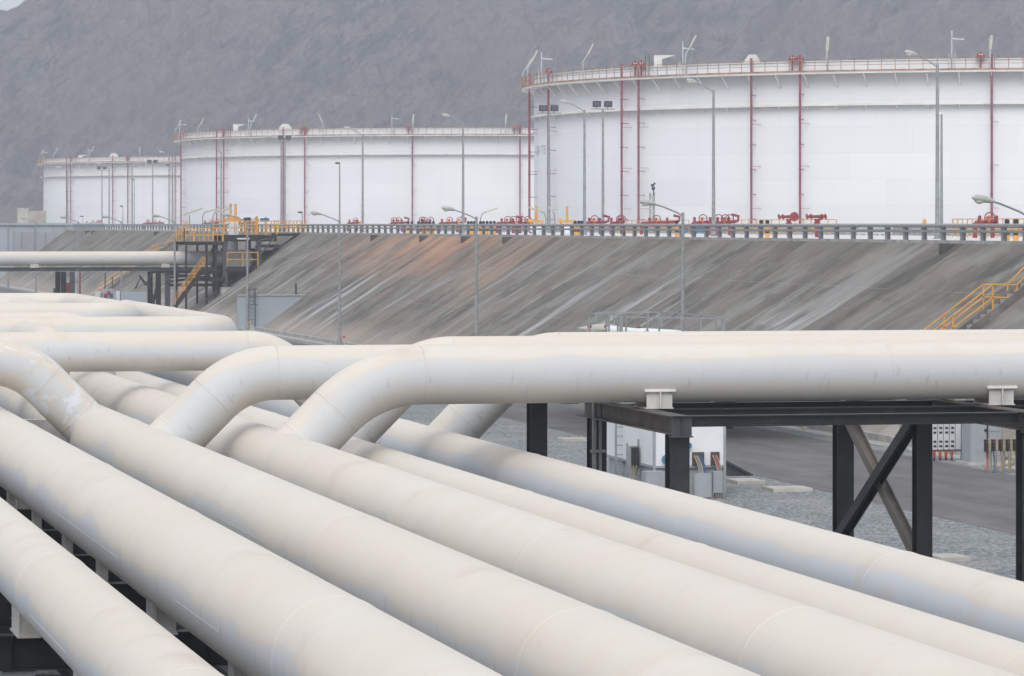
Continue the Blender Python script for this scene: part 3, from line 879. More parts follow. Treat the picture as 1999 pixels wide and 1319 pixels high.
def tank(c, lab, risers, lamps, domes, hoods, boxes, gaps=(), num=None):
    R = 50.0
    t = thing('storage_tank', (c[0], c[1], TB), lab, 'storage tank', 'white storage tanks in a row above the slope')
    def pol(a, r, z): return Vector((c[0]+math.cos(a)*r, c[1]+math.sin(a)*r, z))
    ZT, ZD, ZR = CAMZ+14.95, CAMZ+13.98, CAMZ+10.9
    # shell
    m = MB(); n = 360
    vs = []; fs = []
    for i in range(n):
        a = 2*PI*i/n; vs += [pol(a, R, TB), pol(a, R, ZT), pol(a, R-.03, ZT+.0)]
    for i in range(n):
        j = (i+1) % n
        fs += [(i*3, j*3, j*3+1, i*3+1), (i*3+1, j*3+1, j*3+2, i*3+2)]
    m.add(vs, fs, True); m.build('shell', M['tank'], t)
    m = MB(); vs = [pol(2*PI*i/120, R-.1, ZT-1.6) for i in range(120)]; m.add(vs, [tuple(range(120))]); m.build('floating_roof', M['tank_trim'], t)
    m = MB(); ringband(m, c, R-.06, R+.10, ZT-.02, ZT+.07); m.build('rim', M['tank_trim'], t)
    m = MB(); ringband(m, c, R+.003, R+1.30, ZD-.20, ZD-.04)
    wk = m.build('walkway', M['tank_trim'], t)
    m = MB(); ringband(m, c, R+1.31, R+1.36, ZD-.03, ZD+.11); m.build('toe_board', M['rail_rust'], wk)
    m = MB()
    for hz, th in ((1.10,.055),(.56,.045)): ringband(m, c, R+1.28, R+1.28+th, ZD+hz-.03, ZD+hz+.02)
    k = 0; npost = 250
    for i in range(npost):
        a = 2*PI*i/npost
        p = pol(a, R+1.30, ZD)
        m.bar(p, p+Vector((0,0,1.1)), .055, .055)
    m.build('handrail', M['rail_rust'], wk)
    m = MB(); ringband(m, c, R+.003, R+.62, ZR-.05, ZR+.13); m.build('stiffener_ring', M['tank_trim'], t)
    # gusset struts under the walkway and under the ring, camera half
    base = math.atan2(-c[1], -c[0])
    struts = []
    for i in range(-24, 25):
        a = base + math.radians(3.3*i+.7)
        m = MB() if i == -24 else None
        if m:
            m.bar((0,0,0), (-1.05,0,-1.15), .09, .09); s0 = m.build('walkway_strut', M['tank_trim'], t)
            s0.location = (0,0,0); s = s0
            me = s0.data
            for v in me.vertices: v.co += wloc(t)
        else: s = dup(s0, parent=t)
        p = pol(a, R+1.1, ZD-.24) - wloc(t)
        s.location = p; s.rotation_euler = (0,0,a)
    g0 = None
    for i in range(-24, 25):
        a = base + math.radians(3.3*i+.7); p = pol(a, R+.5, ZR-.05) - wloc(t)
        if g0 is None:
            m = MB(); m.bar((0,0,0), (-.46,0,-.37), .07, .07); g0 = m.build('ring_gusset', M['tank_trim'], t)
            for v in g0.data.vertices: v.co += wloc(t)
            g = g0
        else: g = dup(g0, parent=t)
        g.location = p; g.rotation_euler = (0,0,a)
    for px in risers:
        a = solve_ang(px, c, R+.75)
        rr = .115
        m = MB(); q0 = pol(a, R+.78, TB+.3); q1 = pol(a, R+.78, ZT+.45)
        m.cyl(q0, q1, rr, n=10)
        for z_ in np.arange(TB+1.2, ZD-1, 2.3):
            m.bar(pol(a, R, z_), pol(a, R+.9, z_), .06, .06)
            m.cyl(pol(a, R+.78, z_-.06), pol(a, R+.78, z_+.06), rr+.03, n=10)
        sd_ = Vector((-math.sin(a), math.cos(a), 0))
        for z_ in np.arange(TB+2.2, ZD-1, 3.9):
            q = pol(a, R+.02, z_) + sd_*.6; m.bar(q, pol(a, R+.70, z_), .035, .035)
        m.build('red_riser', M['redpipe'], t)
    for (px, h, kind) in lamps:
        a = solve_ang(px, c, R+1.2); p = pol(a, R+1.2, ZD)
        X = Vector((CY, -SY, 0))
        m = MB()
        if kind == 'r':      # bent pole with tilted tube lamp leaning right
            m.tube([p, p+Vector((0,0,h*.62)), p+Vector((0,0,h*.68))+X*.1, p+X*.55+Vector((0,0,h*.92))], .06, 6)
            lp = m.build('rim_lamp', M['galv_light'], t)
            m = MB(); m.bar(p+X*.45+Vector((0,0,h*.86)), p+X*1.0+Vector((0,0,h*1.22)), .22, .16); m.build('tube_light', M['lens'], lp)
        elif kind == 'l':
            m.tube([p, p+Vector((0,0,h*.62)), p-X*.12+Vector((0,0,h*.7))], .06, 6)
            lp = m.build('rim_lamp', M['galv_light'], t)
            m = MB(); m.bar(p-X*.1+Vector((0,0,h*.66)), p-X*.75+Vector((0,0,h*1.15)), .2, .16); m.build('tube_light', M['lens'], lp)
        elif kind == 'u':
            m.tube([p, p+Vector((0,0,h*.66))], .07, 6)
            lp = m.build('rim_lamp', M['galv_light'], t)
            m = MB(); m.bar(p+Vector((0,0,h*.66)), p+Vector((0,0,h*1.1))+X*.12, .24, .2); m.build('tube_light', M['lens'], lp)
        else:                # instrument mast with side arm
            m.tube([p, p+Vector((0,0,h*1.1))], .07, 6)
            m.bar(p+Vector((0,0,h*.88)), p+Vector((0,0,h*.88))+X*1.1-Vector((0,0,.08)), .16, .14)
            m.bar(p+X*.28, p+X*.28+Vector((0,0,h*.45)), .07, .07); m.bar(p-X*.28, p-X*.28+Vector((0,0,h*.45)), .07, .07)
            m.build('instrument_mast', M['galv_light'], t)
    for px, hw, hh in domes:
        a = solve_ang(px, c, R-.5); p = pol(a, R-.5, ZT-.4)
        X = Vector((CY, -SY, 0)); Yd = Vector((SY, CY, 0))
        poly = [p-X*hw, p-X*hw+Vector((0,0,hh*.55)), p-X*hw*.45+Vector((0,0,hh)), p+X*hw*.45+Vector((0,0,hh)), p+X*hw+Vector((0,0,hh*.55)), p+X*hw]
        m = MB(); m.prism(poly, Yd*1.0); m.build('gauge_hatch', M['tank_trim'], t)
    for px in hoods:
        a = solve_ang(px, c, R+.6); p = pol(a, R+.6, ZT+.12); X = Vector((CY,-SY,0)); Yd = Vector((SY,CY,0))
        m = MB(); m.prism([p-X*.42, p-X*.28+Vector((0,0,.35)), p+Vector((0,0,.55)), p+X*.28+Vector((0,0,.35)), p+X*.42], Yd*.5)
        m.bar(p+Yd*.25-Vector((0,0,1.0)), p+Yd*.25, .12, .12)
        hd = m.build('foam_pourer', M['red'], t)
        m = MB(); m.ball(p-X*.11+Vector((0,0,.28))-Yd*.04, .07); m.ball(p+X*.11+Vector((0,0,.28))-Yd*.04, .07); m.build('vent_cap', M['white'], hd)
    for px, wd, hh in boxes:
        a = solve_ang(px, c, R+.3); p = pol(a, R-.2, ZD+.5); X = Vector((CY,-SY,0)); Yd = Vector((SY,CY,0))
        m = MB(); m.prism([p-X*wd/2, p+X*wd/2, p+X*wd/2+Vector((0,0,hh)), p-X*wd/2+Vector((0,0,hh))], Yd*.8)
        m.prism([p+X*wd/2+Vector((0,0,hh-.35)), p+X*(wd/2+1.3)+Vector((0,0,hh-.02)), p+X*wd/2+Vector((0,0,hh+.02))], Yd*.5)
        m.build('equipment_box', M['tank_trim'], t)
        m = MB()
        for dx in (-1.2, -.85): m.bar(p-X*(-dx)*1.0-Vector((0,0,.5)), p-X*(-dx)+Vector((0,0,hh+.1)), .06, .06)
        m.build('post', M['steel_grey'], t)
    return t, pol
T1C = uv(1986, 397.5)
T1, pol1 = tank(T1C, 'largest and nearest white storage tank, at right, with faint number near its left edge', (1034,1071,1214,1247,1467,1562,1936),
     ((1018,2.6,'r'),(1030,3.0,'r'),(1057,2.9,'m'),(1138,2.9,'r'),(1333,2.9,'m'),(1338,3.1,'r'),(1614,2.9,'u'),(1858,3.2,'m'),(1933,2.8,'u')),
     ((1469,.72,1.25),), (1071,1240,1252,1547,1562,1915), ((1277,.75,1.6),))
T2C = uv(932, 651)
T2, pol2 = tank(T2C, 'middle white storage tank, partly behind the nearest tank', (353.5,423,437,553,595,805,1015),
     ((342,2.8,'r'),(351,2.9,'m'),(386,2.7,'r'),(485,2.9,'m'),(489,3.0,'r'),(631,3.0,'l'),(765,2.9,'m'),(806,2.9,'u'),(987,2.9,'u')),
     ((557,1.0,1.4),), (357,435,588,597,797,1004,1014), ((455,.8,1.6),))
T3C = uv(500, 905)
T3, pol3 = tank(T3C, 'farthest and smallest-looking white storage tank, at left', (84,130,138,220,249.5,330,342),
     ((77,2.8,'r'),(84,2.9,'m'),(104,2.8,'r'),(172,3.0,'m'),(175,3.0,'r'),(272,2.9,'u')),
     ((222,1.0,1.4),), (86,137,247,250), ((153,.8,1.2),))
# faded number on the nearest tank
def text_mesh(s, size):
    cu = bpy.data.curves.new('txt', 'FONT'); cu.body = s; cu.size = size; cu.align_x = 'CENTER'; cu.extrude = .0
    o = bpy.data.objects.new('txt', cu); COL.objects.link(o)
    dg = bpy.context.evaluated_depsgraph_get(); me = bpy.data.meshes.new_from_object(o.evaluated_get(dg))
    out = [v.co.copy() for v in me.vertices], [tuple(p.vertices) for p in me.polygons]
    bpy.data.objects.remove(o); return out
M['mark'] = simple('faded_marking', (.52,.55,.60), .7, 0, .1)
vs, fs = text_mesh('28-TE', 1.35)
am = solve_ang(1055, T1C, 50.0); m = MB()
pv = []
for v in vs:
    # wrap the letters round the shell
    a = am + v.x*1.9/50.0
    q = pol1(a, 50.02, CAMZ + (437-299)/F*383 + v.y)
    pv.append(q)
m.add(pv, fs); m.build('tank_number', M['mark'], T1)

# ------------------------------------------------------------------ guard rail along the crest
t = thing('guard_rail', (55.4,150,7.31), 'long galvanised guard rail along the crest of the slope', 'guard rail')
ys = []
y = 138.0
while y < 528: ys.append(y); y += 2.62
prof = [(0,.0),(-.06,.03),(-.06,.09),(0,.12)]
prof2 = [(0,.22),(-.07,.26),(-.07,.34),(0,.38)]
ue = 55.36
def wsec(y0, y1, prof=prof):
    m = MB(); vs = []; fs = []
    for y_ in (y0, y1):
        for (dx, dz) in prof: vs.append((ue-.10+dx, y_, 7.31+.37+dz))
        for (dx, dz) in prof[::-1]: vs.append((ue-.10+dx+.012, y_, 7.31+.37+dz))
    n = len(prof)*2
    fs = [(k, (k+1) % n, n+(k+1) % n, n+k) for k in range(n)] + [tuple(range(n-1,-1,-1)), tuple(range(n, 2*n))]
    m.add(vs, fs); return m
for k in range(0, len(ys)-1, 10):
    y0 = ys[k]; y1 = ys[min(k+10, len(ys)-1)]
    wsec(y0+.003, y1-.003).build('lower_rail', M['galv'], t); wsec(y0+.003, y1-.003, prof2).build('upper_rail', M['galv'], t)
m = MB(); m.box((ue-.105, ys[0], 7.31+.76), (ue+.11, ys[-1], 7.31+.775)); m.build('top_cap', M['galv_light'], t)
m = MB(); m.hbeam((ue+.03, ys[0], 7.31), (ue+.03, ys[0], 8.05), .20, .20, up=(1,0,0), tf=.02, tw=.02)
m.box((ue-.09, ys[0]-.09, 7.31+.42), (ue-.065, ys[0]+.09, 7.31+.72))
p0 = m.build('post', M['galv'], t)
stuffm = MB()
for k, yy in enumerate(ys[1:]):
    if k < 98:
        c_ = dup(p0, parent=t); c_.location = (p0.location[0], p0.location[1]+yy-ys[0], p0.location[2])
    else:
        stuffm.box((ue-.06, yy-.1, 7.31), (ue+.12, yy+.1, 8.05))
if stuffm.v:
    so_ = stuffm.build('distant_posts', M['galv'], t); tag(so_, kind='stuff')

# drain spouts under the crest
for i, px in enumerate((735,831,913,995,1857,173,184,478-170)):
    Y = Yu(px, 54.6); u, v = uv(px, Y)
    m = MB(); m.prism([(54.85,v,7.21),(54.2,v,7.21),(54.2,v,6.74),(54.85,v,7.19)], (0,.5,0))
    o = m.build('drain_spout', M['concrete_dark'], loc=(54.6,v,7.0))
    tag(o, 'dark drain spout under the guard rail, %s' % ('far right near the yellow-railed stair' if px == 1857 else ORD[(173,184,308,735,831,913,995).index(px) if px != 1857 else 0] + ' from the left'), 'drain spout', 'drain spouts at the top of the slope')

# ------------------------------------------------------------------ street lamps
def lamp(loc, h, arm, rise, name, lab, group, r0=.11, base=None):
    t = thing(name, loc, lab, 'street lamp', group)
    x, y, z = loc
    m = MB(); m.tube([(x,y,z),(x,y,z+h)], [r0, r0*.62], 12); m.build('pole', M['galv'], t)
    m = MB(); m.cyl((x,y,z),(x,y,z+.45),r0*1.35,n=12); m.box((x-.2,y-.2,z),(x+.2,y+.2,z+.03)); m.build('base', M['galv'], t)
    m = MB(); m.cyl((x,y,z+h),(x,y,z+h+.09),r0*.8,r0*.5,n=10)
    m.tube([(x,y,z+h-.06),(x-arm*.2,y,z+h+rise*.22),(x-arm*.6,y,z+h+rise*.72),(x-arm*.8,y,z+h+rise*.9)], .035, 8); m.build('arm', M['galv'], t)
    m = MB()
    pts = [(x-arm*.72,y,z+h+rise*.84),(x-arm*.82,y,z+h+rise*.94),(x-arm*.95,y,z+h+rise*1.02),(x-arm*1.12,y,z+h+rise*1.10),(x-arm*1.2,y,z+h+rise*1.12)]
    m.tube(pts, [.04,.095,.125,.115,.03], 10); hd = m.build('lamp_head', M['lamp'], t)
    m = MB(); m.ball((x-arm*1.04,y,z+h+rise*1.02-.07), .13, 10, 6, (1.25,.8,.7)); m.build('lens', M['lens'], hd)
    return t
LOW = [2008,1333,930,663,483,341,237,153,70,16]
uL = 43.5
lowlabs = ['street lamp whose head reaches in from the right edge', 'street lamp at foot of slope in front of the nearest tank', 'street lamp at foot of slope below the orange stain',
  'street lamp at foot of slope right of the grey wing wall', 'street lamp standing before the grey wing wall and ladder', 'pale leaning-looking street lamp just left of the yellow platform',
  'street lamp behind the distant pipe, before the far yellow stairs', 'street lamp behind the distant pipe, left of the far yellow stairs', 'faint street lamp before the blue-grey retaining wall panels', 'leftmost faint street lamp before the retaining wall']
for px, lb in zip(LOW, lowlabs):
    Y = Yu(px, uL); u, v = uv(px, Y)
    top = {2008:.30,1333:.42,930:.33}.get(px, .20)
    lamp((u, v, 0), CAMZ+top, 1.62, .50, 'street_lamp', lb, 'street lamps along the foot of the slope')
UPL = [(1830,128),(1393,178),(1141,216),(904,240),(708,263),(549,278),(432,298),(337,306),(258,318),(213,328),(132,334)]
for i, (px, py) in enumerate(UPL):
    Y = Yu(px, 63.0); u, v = uv(px, Y)
    h = (HY-py)/F*Y + CAMZ - TB
    lamp((u, v, TB), h, 1.45, .62, 'tall_street_lamp', 'tall lamp on the tank road above the guard rail, %s from the right' % ORD[i], 'tall lamps on the tank road', r0=.12)

# floodlight poles
def flood(px, py, u_, lab, twin=True):
    Y = Yu(px, u_); u, v = uv(px, Y); zt_ = CAMZ + (HY-py)/F*Y
    t = thing('floodlight_pole', (u,v,TB), lab, 'floodlight', 'floodlight poles before the tanks')
    m = MB(); m.tube([(u,v,TB),(u,v,zt_)], [.13,.08], 10); m.build('pole', M['galv'], t)
    m = MB(); m.bar((u-1.0,v,zt_+.02),(u+1.0,v,zt_+.02),.16,.08); m.build('crossbar', M['galv'], t)
    for dx in (-.55,.40):
        m = MB(); m.prism([(u+dx-.32,v-.2,zt_+.18),(u+dx+.34,v-.2,zt_+.18),(u+dx+.40,v-.02,zt_+.68),(u+dx-.26,v-.02,zt_+.68)], (0,.22,0))
        m.bar((u+dx,v,zt_+.05),(u+dx,v,zt_+.2),.06,.06); hd = m.build('floodlight_head', M['black'], t)
        m = MB(); m.prism([(u+dx-.22,v-.212,zt_+.25),(u+dx+.25,v-.212,zt_+.25),(u+dx+.29,v-.075,zt_+.61),(u+dx-.18,v-.075,zt_+.61)], (0,.01,0)); m.build('glass', M['steel_grey'], hd)
flood(1072, 221, 72, 'twin floodlight pole at the left edge of the nearest tank')
flood(1177, 213, 75, 'twin floodlight pole right of the first, before the nearest tank')
flood(199, 332, 75, 'faraway twin floodlight pole before the farthest tank')
flood(298, 320, 75, 'faraway twin floodlight pole at the gap left of the middle tank')
flood(556, 275, 75, 'twin floodlight pole before the middle tank beside a red riser')
# plain masts
for px, py, u_, r, lab in ((1838,222,70,.10,'plain grey mast beside the tall lamp before the nearest tank'),(663,318,60,.09,'slim bare mast rising before the middle tank'),
        (330,322,70,.10,'thin mast left of the middle tank'),(262,350,72,.08,'thin spike mast before the farthest tank'),(240,402,60,.07,'short post with flat lamp before the farthest tank'),
        (590,414,60,.07,'short post with flat lamp above the yellow walkway'),(43,345,80,.06,'hair-thin mast left of the farthest tank'),(162,422,60,.05,'tiny rod mast above the red manifolds at left')):
    Y = Yu(px, u_); u, v = uv(px, Y); zt_ = CAMZ + (HY-py)/F*Y
    t = thing('mast', (u,v,TB), lab, 'mast')
    m = MB(); m.tube([(u,v,TB),(u,v,zt_)], [r,r*.6], 8); m.build('pole', M['galv'], t)
    m = MB(); m.ball((u-.2,v,zt_), .16, 8, 5, (1.6,1,.6)); m.build('cap', M['white'] if px in (1838,) else M['steel_grey'], t)
# lattice mast
Y = Yu(1273, 76); u, v = uv(1273, Y); zt_ = CAMZ + (HY-376)/F*Y
t = thing('lattice_mast', (u,v,TB), 'small grey lattice mast with camera before the nearest tank', 'lattice mast')
m = MB()
for sx, sy in ((-1,-1),(1,-1),(1,1),(-1,1)): m.bar((u+sx*.16,v+sy*.16,TB),(u+sx*.16,v+sy*.16,zt_),.05,.05)
k = 0; z_ = TB
while z_ < zt_-.3:
    s_ = 1 if k % 2 else -1
    m.bar((u-.16*s_,v-.16,z_),(u+.16*s_,v-.16,z_+.34),.03,.03); m.bar((u-.16*s_,v+.16,z_),(u+.16*s_,v+.16,z_+.34),.03,.03); m.bar((u-.17,v-.16,z_),(u+.17,v-.16,z_),.03,.03); z_ += .34; k += 1
m.build('lattice', M['galv'], t)
m = MB(); m.bar((u+.12,v,zt_-.2),(u+.12,v,zt_+.5),.08,.08); m.ball((u+.1,v,zt_+.35),.16); m.bar((u+.02,v,zt_+.5),(u+.24,v,zt_+.78),.12,.12); m.ball((u-.02,v,zt_+.6),.1); m.build('camera_head', M['steel_grey'], t)

# ------------------------------------------------------------------ small gear behind the guard rail
def site(px, u_): Y = Yu(px, u_); u, v = uv(px, Y); return u, v, Y
def manifold(px, span, u_, lab, k):
    """low red pipework: run, flanges, elbow, handwheels"""
    u, v, Y = site(px, u_); L = span*Y/F/CY
    t = thing('red_manifold', (u,v,TB), lab, 'pipe manifold', 'red firewater manifolds behind the guard rail')
    rn = random.Random(k); z0 = TB+.82
    m = MB(); m.tube([(u-L/2,v,z0),(u+L/2,v,z0+.08)], .11, 10)
    m.tube([(u-L/2,v,TB),(u-L/2,v,z0)], .12, 8); m.tube([(u+L*.3,v,TB),(u+L*.3,v,z0)], .12, 8); m.build('pipe_run', M['red'], t)
    for q in range(3):
        x = u - L/2 + L*(q+.5)/3 + rn.uniform(-.2,.2)
        m = MB(); m.cyl((x-.05,v,z0+.03),(x+.05,v,z0+.03),.19,n=12); m.cyl((x,v,z0),(x,v,z0+.32),.09,n=8); m.ball((x,v,z0+.3),.11)
        vb = m.build('valve', M['red'] if q != 1 else M['orange'], t)
        if q == 1 or rn.random() < .5:
            m = MB(); m.torus((x,v-.25,z0+.28), .27, .035, (.15,1,.1), 18, 5); m.bar((x-.26,v-.25,z0+.28),(x+.26,v-.25,z0+.28),.04,.04); m.build('handwheel', M['red'], vb)
    if k % 2 == 0:
        m = MB(); m.tube([(u+L/2,v,z0+.05),(u+L/2+.3,v,z0+.15),(u+L/2+.35,v,z0+.45),(u+L/2-.1,v,z0+.55)],.10,8); m.build('goose_neck', M['red'], t)
    return t
MANI = [(1160,40,'right of the twin yellow stems'),(1206,26,'beside the second red riser of the nearest tank'),(1285,66,'under the lattice mast'),(1372,40,'left of the tall lamp before the nearest tank'),(1415,34,'right of the tall lamp before the nearest tank'),
        (1925,44,'at far right under the riser'),(990,40,'at the gap between nearest and middle tanks'),(1028,26,'touching the left edge of the nearest tank'),(880,44,'under the middle tank right of the striped bollards'),(830,20,'under the middle tank among striped bollards'),
        (777,28,'under the middle tank left of the striped bollards'),(690,22,'beside the lamp under the middle tank'),(480,36,'behind the yellow valve platform'),(412,30,'left of the yellow valve platform'),(180,26,'at the left start of the guard rail'),(300,40,'under the farthest tank at its right'),(50,30,'above the blue-grey retaining wall'),(15,24,'at far left edge above the retaining wall')]
for k, (px, sp, w_) in enumerate(MANI): manifold(px, sp, 67+(k % 3)*1.5, 'low red pipe manifold ' + w_, k)
# fire monitors
for px, lab, wheel in ((1540,'red fire monitor with round disc before the nearest tank',1),(1595,'red fire monitor with double flanged barrel before the nearest tank',0)):
    u, v, Y = site(px, 64)
    t = thing('fire_monitor', (u,v,TB), lab, 'fire monitor', 'fire monitors')
    m = MB(); m.tube([(u,v,TB),(u,v,TB+.95)],.12,10); m.cyl((u,v,TB+.78),(u,v,TB+.84),.2,n=12); m.cyl((u,v,TB+.95),(u,v,TB+1.05),.17,n=12); m.build('stand', M['red'], t)
    m = MB(); m.tube([(u-.62,v,TB+1.16),(u+.55,v,TB+1.2)],.085,8)
    for dx in (-.6,-.35,.3,.5): m.cyl((u+dx-.03,v,TB+1.17),(u+dx+.03,v,TB+1.18),.16,n=10)
    m.build('barrel', M['red'], t)
    if wheel: m = MB(); m.cyl((u+.28,v-.16,TB+1.18),(u+.28,v-.12,TB+1.18),.27,n=20); m.build('disc', M['red'], t)
    else: m = MB(); m.tube([(u-.1,v,TB+.8),(u+.25,v,TB+1.1)],.09,8); m.build('elbow', M['red'], t)
# striped bollards
bp = [1983,1966,1498,1486,1321,1136,1130,1123,965,958,951,944,938,926,920,914,846,839,832,825,817,804,797]
tb = None
for i, px in enumerate(bp):
    u, v, Y = site(px, 58.5 + (i % 2)*.4)
    if tb is None:
        tb = thing('bollard', (u,v,TB), '', 'bollard'); 
        m = MB(); m.cyl((u,v,TB),(u,v,TB+.62),.11,n=12); m.build('post', M['yellow'], tb)
        m = MB(); m.cyl((u,v,TB+.62),(u,v,TB+.92),.112,n=12); m.ball((u,v,TB+.92),.11,10,6,(1,1,.5)); m.build('black_cap', M['black'], tb); b_ = tb
        m = MB(); m.cyl((u,v,TB+.25),(u,v,TB+.40),.113,n=12); m.build('black_band', M['black'], tb)
    else: b_ = dup(tb, (u,v,TB))
    tag(b_, 'yellow bollard with black cap behind the guard rail, %s from the right' % ORD[i], 'bollard', 'black-capped yellow bollards along the tank road')
# yellow gate valves with rising stems
for px, top, lab in ((1047,403,'yellow gate valve with tall stem at left edge of nearest tank'),(1107,403,'yellow gate valve with tall stem before the nearest tank')):
    u, v, Y = site(px, 64); zt_ = CAMZ+(HY-top)/F*Y
    t = thing('gate_valve', (u,v,TB), lab, 'valve', 'yellow stem valves')
    m = MB(); m.cyl((u,v,TB+.1),(u,v,TB+.7),.24,n=12); m.cyl((u-.45,v,TB+.35),(u+.45,v,TB+.35),.22,n=12); m.build('body', M['white'], t)
    m = MB(); m.cyl((u,v,TB+.85),(u,v,zt_),.095,n=10); m.cyl((u,v,zt_),(u,v,zt_+.04),.12,n=10); m.build('stem', M['yellow'], t)
    m = MB(); m.bar((u-.55,v,TB+.95),(u+.55,v,TB+.95),.25,.16); m.bar((u-.5,v,TB+.6),(u-.42,v,TB+.95),.1,.1); m.bar((u+.5,v,TB+.6),(u+.42,v,TB+.95),.1,.1); m.ball((u-.5,v,TB+1.0),.17); m.build('yoke', M['yellow'], t)
# bare lamps on curved poles near the first gap
for px, dirn, lab in ((938,1,'curved pole lamp leaning right above the guard rail'),(1066,-1,'low arm lamp leaning left by the twin yellow stems'),(1083,-.35,'hooked grey pole right of the yellow gate valve')):
    u, v, Y = site(px, 60)
    t = thing('curved_lamp', (u,v,TB), lab, 'lamp')
    m = MB(); m.tube([(u,v,TB),(u,v,TB+1.15),(u+.12*dirn,v,TB+1.5),(u+.4*dirn,v,TB+1.65)],.04,8); m.build('pole', M['galv'], t)
    m = MB(); m.bar((u+.35*dirn,v,TB+1.63),(u+1.3*dirn,v,TB+1.93),.13,.09); m.build('tube_light', M['lens'], t)
# low yellow handrail before the nearest tank
def handrail(m, p0, p1, n, h=1.05, th=.045, mid=True, first=True):
    p0 = Vector(p0); p1 = Vector(p1); up = Vector((0,0,1))
    for i in range(0 if first else 1, n+1):
        q = p0.lerp(p1, i/n); m.bar(q, q+up*h, th, th)
    for hh in ((h, h*.5) if mid else (h,)): m.bar(p0+up*hh, p1+up*hh, th, th)
    return m
for a, b, lab in ((1205,1345,'low yellow handrail before the nearest tank, left stretch'),(1420,1633,'low yellow handrail before the nearest tank, middle stretch'),(1860,1999,'low yellow handrail before the nearest tank, far right stretch')):
    ua, va, Ya = site(a, 72); ub, vb_, Yb = site(b, 72)
    m = MB(); handrail(m, (ua,va,TB), (ub,vb_,TB), 14, 1.03, .05); o = m.build('yellow_handrail', M['yellow'], loc=(ua,va,TB)); tag(o, lab, 'handrail', 'low yellow handrails')
# grey pump skids / boxes glimpsed between the posts, orange beacons
for px, c_, hh, lab in ((1805,'yellow',.95,'amber beacon post left of the tall lamp at right'),(703,'yellow',1.0,'small yellow beacon post under the middle tank'),(896,'yellow',1.0,'small yellow beacon by the tall lamp under the middle tank'),(1008,'orange',.9,'orange beacon post at the gap between tanks')):
    u, v, Y = site(px, 62); t = thing('beacon', (u,v,TB), lab, 'beacon')
    m = MB(); m.cyl((u,v,TB),(u,v,TB+hh-.2),.05,n=8); m.build('stand', M['galv'], t)
    m = MB(); m.ball((u,v,TB+hh-.05),.10,10,6,(1,1,1.2)); m.box((u-.08,v-.08,TB+hh-.3),(u+.08,v+.08,TB+hh-.1)); m.build('beacon_light', M[c_], t)
for px, wd, c_, lab in ((1350,60,'blue','blue-grey pump skid seen through the guard rail before the nearest tank'),(1555,50,'cab','low grey pipe bundle seen through the guard rail'),(1705,70,'cab_light','pale low wall block seen through the guard rail at right'),(1222,40,'sand','tan crate seen through the guard rail')):
    u, v, Y = site(px, 78); L = wd*Y/F
    m = MB(); m.box((u-L/2,v-.4,TB+.1),(u+L/2,v+.4,TB+.42)); m.tube([(u-L/2,v-.5,TB+.5),(u+L/2,v-.5,TB+.5)],.07,8)
    for k in range(5): m.box((u-L/2+L*k/5,v-.45,TB),(u-L/2+L*k/5+.12,v-.41,TB+.5))
    o = m.build('low_skid', M[c_], loc=(u,v,TB)); tag(o, lab, 'skid')
u, v, Y = site(1700, 64)
m = MB(); m.box((80.0,150,TB),(80.4,420,TB+.55)); o = m.build('low_wall', M['concrete'], loc=(80,150,TB)); tag(o, 'long low concrete bund wall at the foot of the tanks, behind the guard rail', 'wall')
# beige hut at far left
t = thing('hut', W(58,430,720), 'tan flat-roofed hut beyond the retaining wall at far left', 'building')
b0 = W(36,436,720); m = MB(); m.box((b0.x,b0.y,7.9),(b0.x+1.9,b0.y+3,10.9)); m.build('wall', M['slab'], t)
m = MB(); m.box((b0.x+1.95,b0.y,7.9),(b0.x+5.2,b0.y+3,10.2)); m.build('wing', M['sand'], t)
m = MB(); m.box((b0.x-.1,b0.y-.1,10.91),(b0.x+2.0,b0.y+3.1,11.05)); m.box((b0.x+2.05,b0.y-.1,10.21),(b0.x+5.3,b0.y+3.1,10.45)); m.build('roof', M['slab'], t)

# ------------------------------------------------------------------ stairs on the slope
def stair(v0, ub, ut, lab, landing=None, width=1.2, off=.28, rail=True):
    """concrete-sided stair following the slope with yellow rails either side"""
    t = thing('slope_stair', (ub, v0, berm_z(ub)), lab, 'stairs', 'yellow-railed stairs up the slope')
    m = MB(); st = MB(); n = int((ut-ub)/.27)
    for i in range(n):
        x = ub + (ut-ub)*i/n; z = berm_z(x)+off
        st.box((x, v0+.14, z-.45), (x+(ut-ub)/n-.002, v0+width-.14, z+.02))
    st.build('tread', M['concrete'], t)
    for side, yy in (('near', v0), ('far', v0+width-.12)):
        m = MB(); m.prism([(ub,yy,berm_z(ub)-.1),(ut,yy,berm_z(ut)-.1),(ut,yy,berm_z(ut)+off+.1),(ub,yy,berm_z(ub)+off+.1)], (0,.12,0)); m.build('stringer', M['concrete_mid'], t)
        m = MB()
        if landing:
            la, lb = landing
            segs = [((ub,berm_z(ub)),(la,berm_z(la))), ((la,berm_z(la)),(lb,berm_z(la)+.0)), ((lb,berm_z(la)),(ut,berm_z(ut)))]
        else: segs = [((ub,berm_z(ub)),(ut,berm_z(ut)))]
        for qi, ((x0,z0),(x1,z1)) in enumerate(segs):
            k = max(1, int(round((x1-x0)/1.55)))
            handrail(m, (x0,yy+.06,z0+off+.08), (x1,yy+.06,z1+off+.08), k, 1.0, .05, first=(qi == 0))
        m.build('handrail', M['yellow'], t)
    return t
stair(142.5, 46.0, 54.9, 'yellow-railed concrete stair up the slope at the right edge', (50.9, 51.9))
stair(404, 45.2, 54.6, 'distant yellow-railed stair behind the distant pipe, left of the platform', (51.4, 52.3))
